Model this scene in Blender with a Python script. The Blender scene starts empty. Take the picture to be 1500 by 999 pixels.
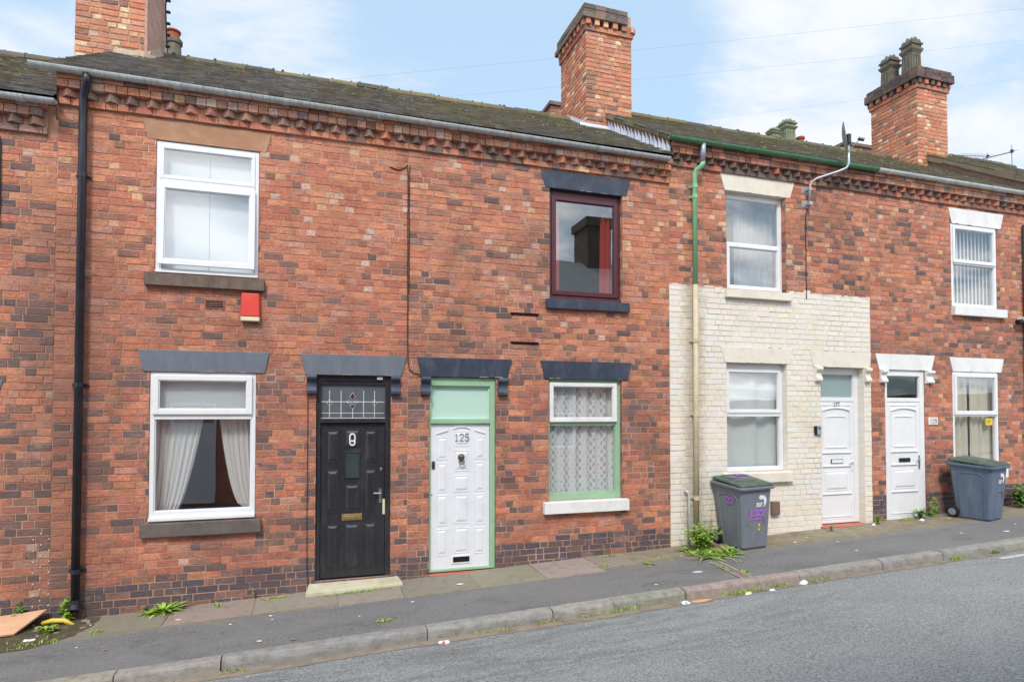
import bpy, bmesh, math, random
from mathutils import Vector, Matrix, noise as mnoise
R = random.Random(7)
C = bpy.context.scene.collection
PI = math.pi
sc = bpy.context.scene

# ------------------------------------------------------------------ materials
def lin(c):
    return c / 12.92 if c <= .04045 else ((c + .055) / 1.055) ** 2.4
def rgb(r, g, b):
    return (lin(r / 255), lin(g / 255), lin(b / 255), 1.)

class NT:
    def __init__(s, name):
        s.m = bpy.data.materials.new(name); s.m.use_nodes = True
        s.t = s.m.node_tree; s.n = s.t.nodes; s.l = s.t.links
        s.b = s.n['Principled BSDF']; s.out = s.n['Material Output']
    def node(s, typ, **kw):
        x = s.n.new(typ)
        for k, v in kw.items():
            if k in x.inputs: x.inputs[k].default_value = v
            else: setattr(x, k, v)
        return x
    def link(s, a, b): s.l.new(a, b)
    def pos(s, scale=(1, 1, 1)):
        g = s.node('ShaderNodeNewGeometry'); m = s.node('ShaderNodeMapping'); m.inputs['Scale'].default_value = scale
        s.link(g.outputs['Position'], m.inputs['Vector']); return m.outputs['Vector']
    def noise(s, scale, detail=3., rough=.6, vec=None, dist=0.):
        x = s.node('ShaderNodeTexNoise'); x.inputs['Scale'].default_value = scale
        x.inputs['Detail'].default_value = detail; x.inputs['Roughness'].default_value = rough; x.inputs['Distortion'].default_value = dist
        s.link(vec if vec is not None else s.pos(), x.inputs['Vector']); return x.outputs['Fac']
    def ramp(s, fac, p0, p1, c0=(0, 0, 0, 1), c1=(1, 1, 1, 1)):
        x = s.node('ShaderNodeValToRGB'); e = x.color_ramp.elements
        e[0].position = p0; e[1].position = p1; e[0].color = c0; e[1].color = c1
        s.link(fac, x.inputs['Fac']); return x.outputs['Color']
    def mix(s, fac, a, b, mode='MIX'):
        x = s.node('ShaderNodeMix', data_type='RGBA', blend_type=mode)
        for sock, v in ((x.inputs[0], fac), (x.inputs[6], a), (x.inputs[7], b)):
            if isinstance(v, (int, float)): sock.default_value = v
            elif isinstance(v, tuple): sock.default_value = v
            else: s.link(v, sock)
        return x.outputs[2]
    def math(s, op, a, b=0.):
        x = s.node('ShaderNodeMath', operation=op)
        for sock, v in ((x.inputs[0], a), (x.inputs[1], b)):
            if isinstance(v, (int, float)): sock.default_value = v
            else: s.link(v, sock)
        return x.outputs[0]
    def bump(s, h, strength, dist=.01):
        x = s.node('ShaderNodeBump'); x.inputs['Strength'].default_value = strength; x.inputs['Distance'].default_value = dist
        s.link(h, x.inputs['Height']); s.link(x.outputs['Normal'], s.b.inputs['Normal'])
    def base(s, c):
        if isinstance(c, tuple): s.b.inputs['Base Color'].default_value = c
        else: s.link(c, s.b.inputs['Base Color'])
    def attr(s):
        x = s.node('ShaderNodeAttribute'); x.attribute_name = 'Col'; return x.outputs['Color']

def dark(c, k): return (c[0] * k, c[1] * k, c[2] * k, 1.)

def pm(name, c, rough=.6, var=.18, scale=6., bump=.15, spec=.35, dirt=None, dirt_amt=.35, stretch=(1, 1, 1), metal=0., fine=90.):
    t = NT(name)
    n1 = t.noise(scale, 5., .65, t.pos(stretch))
    col = t.mix(t.ramp(n1, .3, .72), dark(c, 1 - var), dark(c, 1 + var * .4))
    if dirt:
        n2 = t.noise(scale * .6 + 1.3, 7., .72, t.pos(stretch), .3)
        col = t.mix(t.math('MULTIPLY', t.ramp(n2, .48, .68), dirt_amt), col, dirt)
    n3 = t.noise(fine, 2., .5)
    col = t.mix(t.ramp(n3, .35, .65), dark((1, 1, 1), 1 - var * .5), (1, 1, 1, 1)) if False else col
    t.base(col); t.b.inputs['Roughness'].default_value = rough; t.b.inputs['Specular IOR Level'].default_value = spec
    t.b.inputs['Metallic'].default_value = metal
    if bump: t.bump(n3, bump, .006)
    return t.m

def soot(t):
    """one large-scale weathering pattern shared by bricks and mortar: blotches, water runs, the old leak beside the downpipe"""
    a = t.ramp(t.noise(.75, 7., .66, t.pos((1, 1, .8)), .8), .5, .66)
    b = t.math('MULTIPLY', t.ramp(t.noise(1., 6., .7, t.pos((2.6, 1, .4)), .4), .52, .7), .7)
    g = t.node('ShaderNodeNewGeometry'); x = t.node('ShaderNodeSeparateXYZ'); t.link(g.outputs['Position'], x.inputs[0])
    n = t.noise(2.2, 6., .7)
    leak = t.ramp(t.math('SUBTRACT', t.math('ADD', t.math('MULTIPLY', n, 1.1), .25), t.math('ABSOLUTE', t.math('SUBTRACT', x.outputs[0], .12))), .12, .62)
    leak = t.math('MULTIPLY', leak, t.ramp(t.math('SUBTRACT', t.math('ADD', 2.1, t.math('MULTIPLY', n, .8)), x.outputs[2]), .0, .5))
    return t.math('MINIMUM', t.math('ADD', t.math('MAXIMUM', a, b), leak), 1.)
def brickmat(name, streak=.55, pale=.45, grime=.6):
    t = NT(name); col = t.attr()
    n1 = t.noise(6.5, 7., .72, t.pos((1, 1, 2.1)), .7); n2 = t.noise(55., 5., .7); n3 = t.noise(9., 6., .72, t.pos((1.1, 1, 2.6)), .6); n4 = t.noise(22., 5., .7, t.pos((1, 1, 1.6)), .3)
    hs = t.node('ShaderNodeHueSaturation'); hs.inputs['Hue'].default_value = .506; hs.inputs['Saturation'].default_value = .9; hs.inputs['Value'].default_value = 1.24 if grime > .3 else 1.4; t.link(col, hs.inputs['Color']); col = hs.outputs['Color']
    col = t.mix(t.math('MULTIPLY', t.ramp(n1, .48, .62), streak), col, t.mix(.72, col, rgb(104, 84, 84)))
    sr = t.node('ShaderNodeSeparateColor'); t.link(col, sr.inputs[0]); warm = t.ramp(sr.outputs[0], .2, .45)
    col = t.mix(t.math('MULTIPLY', t.math('MULTIPLY', t.ramp(n3, .50, .66), pale), warm), col, t.mix(.6, col, rgb(232, 166, 130)))
    col = t.mix(t.math('MULTIPLY', t.ramp(n4, .56, .68), .35), col, t.mix(.5, col, rgb(226, 190, 172)))
    col = t.mix(t.math('MULTIPLY', t.ramp(n2, .45, .3), .5), col, t.mix(.55, col, rgb(96, 74, 68)))
    col = t.mix(t.math('MULTIPLY', soot(t), grime), col, t.mix(.66, col, rgb(104, 86, 80)))
    smear = t.math('MULTIPLY', t.ramp(t.noise(1.7, 6., .7, t.pos((1, 1, 1.5)), .6), .52, .68), t.ramp(t.noise(13., 5., .75, t.pos((1, 1, 2.2)), .4), .42, .62))
    col = t.mix(t.math('MULTIPLY', smear, .45), col, rgb(206, 168, 148))
    t.base(col); t.b.inputs['Roughness'].default_value = .92; t.b.inputs['Specular IOR Level'].default_value = .2
    t.bump(t.math('ADD', n2, t.math('MULTIPLY', n4, 1.2)), .7, .014)
    return t.m

def mortarmat(name, c0, c1):
    t = NT(name); n1 = t.noise(1.6, 5., .7); n2 = t.noise(60., 3., .6)
    col = t.mix(t.ramp(t.noise(.8, 6., .7, None, .6),   .54, .70), t.mix(t.ramp(n1, .3, .7), c0, dark(c0, 1.25)), c1); col = t.mix(t.math('MULTIPLY', soot(t), .6), col, t.mix(.6, col, rgb(92, 76, 70)))
    t.base(col); t.b.inputs['Roughness'].default_value = .95; t.b.inputs['Specular IOR Level'].default_value = .1
    t.bump(n2, .6, .01); return t.m

def attrmat(name, rough=.85, s1=9., k=.5, spec=.25, moss=None, bump=.4, moss_lo=.5, moss_hi=.62):
    t = NT(name); col = t.attr()
    n1 = t.noise(s1, 6., .7); n2 = t.noise(55., 4., .7)
    col = t.mix(t.math('MULTIPLY', t.ramp(n1, .42, .72), k), col, t.mix(.6, col, rgb(60, 56, 52)))
    col = t.mix(t.math('MULTIPLY', t.ramp(n2, .55, .75), .35), col, t.mix(.5, col, rgb(190, 185, 175)))
    if moss:
        n3 = t.noise(2.3, 9., .8, None, .6); n4 = t.noise(34., 5., .8)
        f = t.ramp(t.math('ADD', n3, t.math('MULTIPLY', n4, .35)), moss_lo + .16, moss_hi + .2)
        col = t.mix(f, col, t.mix(t.ramp(n4, .35, .65), moss[0], moss[1]))
    t.base(col); t.b.inputs['Roughness'].default_value = rough; t.b.inputs['Specular IOR Level'].default_value = spec
    t.bump(t.math('ADD', n2, n1), bump, .012); return t.m

def glassmat(name, tint=(.975, .985, .985, 1), ior=2.5, rough=0., wave=True):
    t = NT(name)
    tr = t.node('ShaderNodeBsdfTransparent', Color=tint); gl = t.node('ShaderNodeBsdfGlossy', Roughness=rough)
    lw = t.node('ShaderNodeLayerWeight'); lw.inputs['Blend'].default_value = .5; mx = t.node('ShaderNodeMixShader'); f0 = ((ior - 1) / (ior + 1)) ** 2
    fr = t.math('ADD', f0, t.math('MULTIPLY', t.math('POWER', lw.outputs['Facing'], 5.), 1 - f0))
    if wave:
        bp = t.node('ShaderNodeBump'); bp.inputs['Strength'].default_value = .05; bp.inputs['Distance'].default_value = .02
        t.link(t.noise(1.6, 1., .4), bp.inputs['Height']); t.link(bp.outputs['Normal'], gl.inputs['Normal'])
    t.link(fr, mx.inputs[0]); t.link(tr.outputs[0], mx.inputs[1]); t.link(gl.outputs[0], mx.inputs[2])
    t.link(mx.outputs[0], t.out.inputs['Surface']); return t.m

def clothmat(name, c, alpha=1., pattern=None, rough=.9):
    t = NT(name)
    df = t.node('ShaderNodeBsdfDiffuse', Color=c); tl = t.node('ShaderNodeBsdfTranslucent', Color=c)
    m1 = t.node('ShaderNodeMixShader'); m1.inputs[0].default_value = .08
    t.link(df.outputs[0], m1.inputs[1]); t.link(tl.outputs[0], m1.inputs[2]); last = m1.outputs[0]
    if pattern == 'lace' or alpha < 1:
        tr = t.node('ShaderNodeBsdfTransparent'); m2 = t.node('ShaderNodeMixShader')
        if pattern == 'lace':
            g = t.node('ShaderNodeNewGeometry'); xyz = t.node('ShaderNodeSeparateXYZ'); t.link(g.outputs['Position'], xyz.inputs[0]); px_, pz_ = xyz.outputs[0], xyz.outputs[2]
            wob = t.math('MULTIPLY', t.math('SUBTRACT', t.noise(5., 2., .5), .5), 1.4)
            a = t.math('SINE', t.math('ADD', t.math('MULTIPLY', px_, 72.), wob)); b = t.math('SINE', t.math('ADD', t.math('MULTIPLY', pz_, 52.), t.math('MULTIPLY', wob, 1.5)))
            lens = t.math('ABSOLUTE', t.math('ADD', t.math('MULTIPLY', a, 1.0), t.math('MULTIPLY', b, .75)))
            col_ = t.math('SINE', t.math('MULTIPLY', px_, 31.)); fine = t.noise(70., 2., .5, t.pos((1, 0, .45)))
            hole = t.math('ADD', t.math('SUBTRACT', lens, 1.0), t.math('ADD', t.math('MULTIPLY', col_, .62), t.math('MULTIPLY', t.math('SUBTRACT', fine, .5), 3.2)))
            f = t.ramp(hole, .12, .6, (1, 1, 1, 1), (.6, .6, .6, 1))
            t.link(f, m2.inputs[0])
        else: m2.inputs[0].default_value = alpha
        t.link(tr.outputs[0], m2.inputs[1]); t.link(last, m2.inputs[2]); last = m2.outputs[0]
    t.link(last, t.out.inputs['Surface']); return t.m

M = {}
M['brick'] = brickmat('brick_faces', .62)
M['chimney_brick'] = brickmat('chimney_brick_faces', .45, .85, .2)
M['mortar'] = mortarmat('brick_mortar', rgb(176, 134, 112), rgb(220, 190, 168))
M['mortar_light'] = mortarmat('pale_mortar', rgb(176, 146, 118), rgb(214, 190, 158))
def paintbrick():
    t = NT('cream_painted_brick'); col = t.attr()
    n1 = t.noise(1.5, 6., .7, None, .4); n2 = t.noise(60., 4., .6); n3 = t.noise(7., 5., .7, t.pos((1, 1, 2.5)))
    col = t.mix(t.math('MULTIPLY', t.ramp(n1, .53, .7), .55), col, rgb(208, 194, 170))
    col = t.mix(t.math('MULTIPLY', t.ramp(n3, .56, .72), .35), col, rgb(196, 182, 160))
    g = t.node('ShaderNodeNewGeometry'); x = t.node('ShaderNodeSeparateXYZ'); t.link(g.outputs['Position'], x.inputs[0])
    run = t.ramp(t.math('SUBTRACT', t.math('MULTIPLY', t.noise(6., 6., .75), .55), t.math('ABSOLUTE', t.math('SUBTRACT', x.outputs[0], 8.42))), .02, .2)
    col = t.mix(t.math('MULTIPLY', run, .55), col, rgb(150, 134, 110))
    t.base(col); t.b.inputs['Roughness'].default_value = .6; t.b.inputs['Specular IOR Level'].default_value = .3
    t.bump(n2, .35, .008); return t.m
M['cream_brick'] = paintbrick()
M['cream_mortar'] = mortarmat('cream_painted_mortar', rgb(208, 198, 180), rgb(227, 219, 204))
M['tile'] = attrmat('roof_tiles', .88, 5., .45, .2, (rgb(106, 101, 76), rgb(146, 139, 104)), .8, .56, .76)
M['tile_mossy'] = attrmat('mossy_roof_tiles', .9, 5., .45, .2, (rgb(110, 105, 74), rgb(156, 149, 106)), .8, .46, .68)
M['stone'] = attrmat('kerb_stone', .85, 9., .8, .25, (rgb(96, 96, 62), rgb(128, 122, 88)), .6, .64, .8)
M['lichen'] = attrmat('lichen_ridge', .9, 6., .4, .2, (rgb(104, 100, 66), rgb(140, 132, 88)), .7, .5, .7)
M['grey_stone'] = pm('weathered_pot_clay', rgb(122, 116, 104), .85, .3, 9., .5, .2, rgb(70, 68, 62), .6)
M['green_stone'] = pm('algae_pot_clay', rgb(140, 146, 122), .85, .25, 9., .5, .2, rgb(90, 94, 76), .6)
M['terracotta'] = pm('terracotta', rgb(176, 92, 66), .8, .25, 10., .4, .2, rgb(90, 66, 58), .5)
M['render'] = pm('weathered_cement_render', rgb(196, 158, 142), .9, .2, 3., .8, .15, rgb(150, 112, 98), .55, (1, 1, 2.5))
M['cement'] = pm('cement_flaunching', rgb(176, 158, 140), .9, .2, 5., .6, .15, rgb(120, 104, 92), .5)
M['white'] = pm('white_plastic', (.80, .81, .83, 1), .28, .04, 3., 0, .5, rgb(200, 198, 192), .25)
M['white_paint'] = pm('white_gloss_paint', (.80, .80, .79, 1), .45, .05, 4., .1, .4, rgb(190, 184, 172), .35)
M['white_door'] = pm('white_painted_door', (.77, .79, .83, 1), .4, .04, 4., .05, .45, rgb(200, 200, 200), .3)
M['cream_paint'] = pm('cream_paint', rgb(229, 222, 208), .55, .07, 3., .25, .3, rgb(205, 186, 150), .5)
M['brown_stone'] = pm('brown_painted_stone', rgb(172, 130, 102), .75, .12, 4., .3, .25, rgb(206, 172, 146), .4)
M['sill_stone'] = pm('weathered_stone_sill', rgb(120, 104, 94), .8, .25, 9., .5, .25, rgb(66, 60, 56), .6, (1.5, 1, .5))
M['sill_black'] = pm('worn_black_sill', rgb(104, 96, 92), .7, .25, 7., .5, .3, rgb(128, 112, 100), .6)
M['grey_paint'] = pm('blue_grey_paint', rgb(112, 119, 129), .42, .16, 3., .25, .4, rgb(88, 95, 106), .5, (2., 1, .7))
M['chip'] = pm('bare_chipped_stone', rgb(176, 160, 144), .9, .2, 20., .4, .2)
M['navy'] = pm('navy_black_paint', rgb(58, 66, 82), .42, .18, 4., .25, .4, rgb(98, 106, 120), .5, (1.5, 1, .7))
M['black_paint'] = pm('black_door_paint', rgb(46, 47, 52), .26, .2, 5., .12, .6, rgb(74, 73, 76), .5, (1.5, 1, .4))
M['black_pipe'] = pm('black_pipe_plastic', rgb(40, 42, 52), .35, .15, 5., .05, .5, rgb(70, 70, 76), .35)
M['iron'] = pm('black_cast_iron', rgb(40, 40, 42), .6, .2, 20., .3, .4)
M['green_pipe'] = pm('pale_green_paint', rgb(140, 196, 148), .5, .1, 4., .15, .4, rgb(150, 190, 152), .4)
M['green_gutter'] = pm('dark_green_paint', rgb(84, 134, 98), .45, .15, 4., .15, .4, rgb(50, 84, 60), .5)
M['green_frame'] = pm('sage_green_paint', rgb(156, 190, 158), .5, .08, 4., .15, .35, rgb(130, 166, 130), .5)
M['green_panel'] = pm('pale_green_panel', rgb(186, 216, 202), .5, .05, 3., .1, .35)
M['maroon'] = pm('maroon_frame', rgb(88, 44, 52), .35, .12, 5., .08, .5, rgb(60, 34, 40), .4)
M['grey_gutter'] = pm('weathered_grey_gutter', rgb(186, 192, 192), .6, .2, 6., .3, .35, rgb(96, 102, 98), .55, (5, 1, 1))
M['white_gutter'] = pm('dull_white_gutter', rgb(206, 212, 208), .5, .12, 6., .2, .4, rgb(120, 130, 124), .4)
M['lead'] = pm('lead_flashing', rgb(226, 232, 244), .5, .1, 9., .2, .5, rgb(190, 196, 208), .3)
M['pipe_cream'] = pm('cream_pipe_paint', rgb(206, 192, 164), .5, .1, 5., .2, .35, rgb(170, 150, 120), .5)
M['galv'] = pm('galvanised_steel', rgb(176, 184, 192), .4, .12, 14., .1, .5, None, 0, (1, 1, 1), .5)
M['dish'] = pm('grey_dish_enamel', rgb(142, 148, 156), .5, .1, 6., .05, .4)
M['red_plastic'] = pm('red_alarm_plastic', rgb(214, 62, 50), .4, .08, 4., .05, .45, rgb(226, 110, 96), .3)
M['aged_plastic'] = pm('aged_cream_plastic', rgb(226, 214, 180), .5, .06, 4., .05, .4)
M['brass'] = pm('worn_brass', rgb(190, 160, 108), .35, .2, 20., .05, .5, rgb(120, 96, 66), .4, (1, 1, 1), .7)
M['bronze'] = pm('dark_bronze', rgb(84, 80, 66), .4, .3, 30., .2, .5, rgb(140, 136, 118), .4, (1, 1, 1), .5)
M['chrome'] = pm('dull_chrome', rgb(200, 204, 208), .25, .1, 10., 0, .5, None, 0, (1, 1, 1), .9)
M['black'] = pm('matt_black', rgb(26, 26, 28), .6, .1, 8., .05, .4)
M['void'] = pm('dark_slot', rgb(44, 36, 34), .9, .1, 8., 0, .1)
M['red_tile'] = pm('red_step_paint', rgb(190, 112, 96), .55, .15, 6., .25, .3, rgb(150, 90, 78), .5)
M['step_stone'] = pm('pale_step_stone', rgb(202, 196, 172), .8, .12, 5., .5, .25, rgb(150, 146, 104), .5)
M['room'] = pm('room_plaster', rgb(150, 138, 126), .9, .08, 2., 0, .1)
M['roof_back'] = pm('plain_tile_slope', rgb(80, 76, 72), .9, .3, 6., .5, .2, rgb(110, 104, 60), .6)
M['roof_far'] = pm('pale_slate_slope', rgb(176, 178, 178), .8, .2, 5., .4, .3)
M['pane'] = glassmat('window_glass')
M['pane_frost'] = pm('frosted_glass', rgb(140, 160, 160), .22, .05, 2., 0, .5)
M['pane_dim'] = glassmat('dim_glass', (.55, .6, .6, 1), 1.9)
M['pane_dark'] = pm('leaded_dark_glass', rgb(96, 101, 108), .16, .15, 6., .1, .5)
M['pane_green'] = pm('obscure_green_glass', rgb(62, 74, 74), .25, .3, 9., .3, .5)
M['came'] = pm('lead_came', rgb(196, 200, 196), .45, .1, 20., 0, .4)
M['petal_green'] = pm('green_stained_glass', rgb(46, 62, 52), .2, .1, 9., 0, .5)
M['petal_red'] = pm('red_stained_glass', rgb(82, 50, 58), .2, .1, 9., 0, .5)
M['petal_blue'] = pm('blue_stained_glass', rgb(60, 60, 92), .2, .1, 9., 0, .5)
M['blind'] = clothmat('white_blind_cloth', rgb(234, 242, 246))
M['gauze'] = clothmat('grey_gauze_curtain', rgb(252, 249, 247), .95)
M['sheet'] = clothmat('white_sheet_cloth', rgb(244, 247, 246))
M['net'] = clothmat('net_cloth', rgb(220, 222, 224), .62)
M['lace'] = clothmat('lace_cloth', rgb(252, 253, 254), 1., 'lace')
M['red_cloth'] = clothmat('red_curtain_cloth', rgb(206, 84, 76))
M['beige_cloth'] = clothmat('beige_curtain_cloth', rgb(242, 234, 216))
M['slat'] = clothmat('blind_slat_cloth', rgb(244, 246, 246))
def binmat(name, c, rough=.48, dirt=rgb(150, 150, 150)):
    return pm(name, c, rough, .1, 5., .12, .4, dirt, .28, (2, 2, .5))
M['bin'] = binmat('slate_bin_plastic', rgb(118, 125, 136))
M['bin_dark'] = binmat('dark_blue_bin_plastic', rgb(92, 108, 130))
M['lid'] = binmat('dark_green_lid_plastic', rgb(72, 90, 76))
M['tyre'] = pm('black_tyre', rgb(38, 38, 40), .8, .2, 20., .2, .3)
M['rim'] = pm('grey_wheel_rim', rgb(140, 148, 164), .5, .1, 10., .05, .4)
M['print'] = pm('white_print', rgb(238, 240, 242), .5, .06, 30., 0, .3)
M['spray'] = pm('purple_spray_paint', rgb(168, 112, 196), .6, .25, 30., 0, .3, rgb(130, 90, 150), .4)
M['yellow'] = pm('yellow_sticker', rgb(236, 198, 52), .4, .1, 20., 0, .4)
M['yellow_hose'] = pm('yellow_plastic_hose', rgb(222, 196, 74), .5, .1, 12., .05, .45)
M['ink'] = pm('dark_print', rgb(60, 52, 40), .6, .1, 9., 0, .3)
M['num_grey'] = pm('grey_number', rgb(132, 134, 132), .4, .1, 9., 0, .5)
M['cable'] = pm('black_cable', rgb(52, 46, 46), .6, .15, 9., 0, .3)
M['wire'] = pm('weathered_wire', rgb(150, 152, 156), .6, .1, 9., 0, .3)
M['board'] = pm('hardboard_sheet', rgb(212, 168, 134), .8, .12, 4., .2, .2, rgb(180, 136, 104), .4, (1, 3, 3))
M['paper'] = pm('white_paper', rgb(226, 228, 232), .7, .1, 30., .2, .3)
M['rubble'] = pm('rubble_stone', rgb(150, 134, 122), .9, .3, 14., .5, .2)
M['brown_box'] = pm('brown_vent_plastic', rgb(128, 104, 98), .6, .12, 9., .1, .3)
M['dead'] = pm('dry_stalk', rgb(176, 160, 122), .9, .25, 30., 0, .2)
def leafmat(name, a, b):
    t = NT(name); n = t.noise(18., 3., .6)
    t.base(t.mix(t.ramp(n, .35, .65), a, b)); t.b.inputs['Roughness'].default_value = .55; t.b.inputs['Specular IOR Level'].default_value = .3
    return t.m
M['leaf'] = leafmat('bright_weed_leaf', rgb(104, 148, 50), rgb(172, 200, 84))
M['leaf_dark'] = leafmat('dark_weed_leaf', rgb(84, 126, 54), rgb(130, 170, 80))
M['moss'] = leafmat('yellow_moss', rgb(144, 154, 62), rgb(186, 190, 86))

# ground materials
def asphalt(name, c, light, crack=False, streak=True):
    t = NT(name); g = t.node('ShaderNodeNewGeometry'); sx = t.node('ShaderNodeSeparateXYZ'); t.link(g.outputs['Position'], sx.inputs[0])
    n1 = t.noise(48., 2., .9); n2 = t.noise(.55, 7., .72, t.pos((1, 2.2, 1)), .8); n3 = t.noise(2.2, 6., .7, t.pos((.45, 1.8, 1)), 1.2)
    col = t.mix(t.ramp(n1, .33, .67), dark(c, .66), light)
    col = t.mix(t.math('MULTIPLY', t.ramp(n2, .42, .66), .2), col, dark(light, 1.2))
    col = t.mix(t.math('MULTIPLY', t.ramp(n3, .54, .72), .14), col, dark(c, .75))
    band = t.math('MULTIPLY', t.ramp(t.math('ADD', sx.outputs[1], 4.), .55, 1.3), t.ramp(t.math('ADD', t.math('MULTIPLY', sx.outputs[0], -.1), 1.), .0, .35))
    scuff = t.ramp(t.noise(1.5, 7., .75, t.pos((.5, 2.4, 1)), 1.6), .46, .56)
    col = t.mix(t.math('MULTIPLY', t.math('MULTIPLY', band, scuff), .45), col, t.mix(.75, col, rgb(84, 80, 78)))
    n4 = t.noise(9., 2., .4)
    col = t.mix(t.math('MULTIPLY', t.ramp(n4, .74, .8), .5), col, rgb(170, 168, 164))
    t.base(col); t.b.inputs['Roughness'].default_value = .82; t.b.inputs['Specular IOR Level'].default_value = .3
    t.bump(n1, .6, .008); return t.m
M['road'] = asphalt('road_asphalt', rgb(112, 115, 116), rgb(162, 165, 165))
def pavmat():
    t = NT('pavement_asphalt'); g = t.node('ShaderNodeNewGeometry'); sx = t.node('ShaderNodeSeparateXYZ'); t.link(g.outputs['Position'], sx.inputs[0])
    n1 = t.noise(52., 3., .9); n2 = t.noise(.8, 7., .7, t.pos((1, 2, 1)), .5); n3 = t.noise(3., 7., .75, None, .4); n5 = t.noise(3.3, 7., .8, None, .8)
    col = t.mix(t.ramp(n1, .34, .68), rgb(88, 88, 90), rgb(140, 139, 138))
    col = t.mix(t.math('MULTIPLY', t.ramp(n2, .44, .66), .6), col, rgb(128, 127, 126)); col = t.mix(t.math('MULTIPLY', t.ramp(t.noise(1.3, 7., .75, t.pos((.6, 1.6, 1)), 1.), .52, .64), .4), col, rgb(78, 77, 78))
    # muddy strip that hugs the wall foot, ragged towards the kerb
    edge = t.math('ADD', sx.outputs[1], t.math('MULTIPLY', t.math('SUBTRACT', n3, .5), .75))
    mud = t.ramp(edge, -.78 + 1.0, -.55 + 1.0) if False else t.ramp(t.math('ADD', edge, 1.), .22, .48)
    mcol = t.mix(t.ramp(n5, .35, .65), rgb(116, 106, 86), rgb(162, 150, 126))
    mcol = t.mix(t.math('MULTIPLY', t.ramp(t.noise(5., 6., .75), .54, .7), .5), mcol, rgb(116, 118, 72))
    col = t.mix(t.math('MULTIPLY', mud, .85), col, mcol)
    sp = t.noise(34., 2., .4); col = t.mix(t.math('MULTIPLY', t.ramp(sp, .74, .78), .7), col, rgb(176, 170, 160))
    t.base(col); t.b.inputs['Roughness'].default_value = .85; t.b.inputs['Specular IOR Level'].default_value = .25
    t.bump(n1, .6, .008); return t.m
M['pavement'] = pavmat()
def slabmat():
    t = NT('stone_paving_slab'); col = t.attr()
    n1 = t.noise(4., 7., .75, None, .4); n2 = t.noise(60., 3., .7); n3 = t.noise(9., 5., .7)
    col = t.mix(t.math('MULTIPLY', t.ramp(n1, .5, .72), .5), col, rgb(126, 122, 84))
    col = t.mix(t.math('MULTIPLY', t.ramp(n3, .5, .72), .5), col, dark(rgb(112, 98, 84), .8))
    t.base(col); t.b.inputs['Roughness'].default_value = .85; t.bump(t.math('ADD', n2, n3), .5, .01); return t.m
M['slab'] = slabmat()
M['earth'] = pm('far_ground', rgb(100, 100, 92), .95, .25, .8, .3, .1)
M['gully'] = pm('gully_dust', rgb(150, 138, 124), .9, .25, 5., .5, .15, rgb(110, 104, 76), .6)
M['line'] = pm('worn_white_line', rgb(196, 198, 200), .7, .2, 12., .3, .3, rgb(120, 122, 126), .6)

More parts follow.
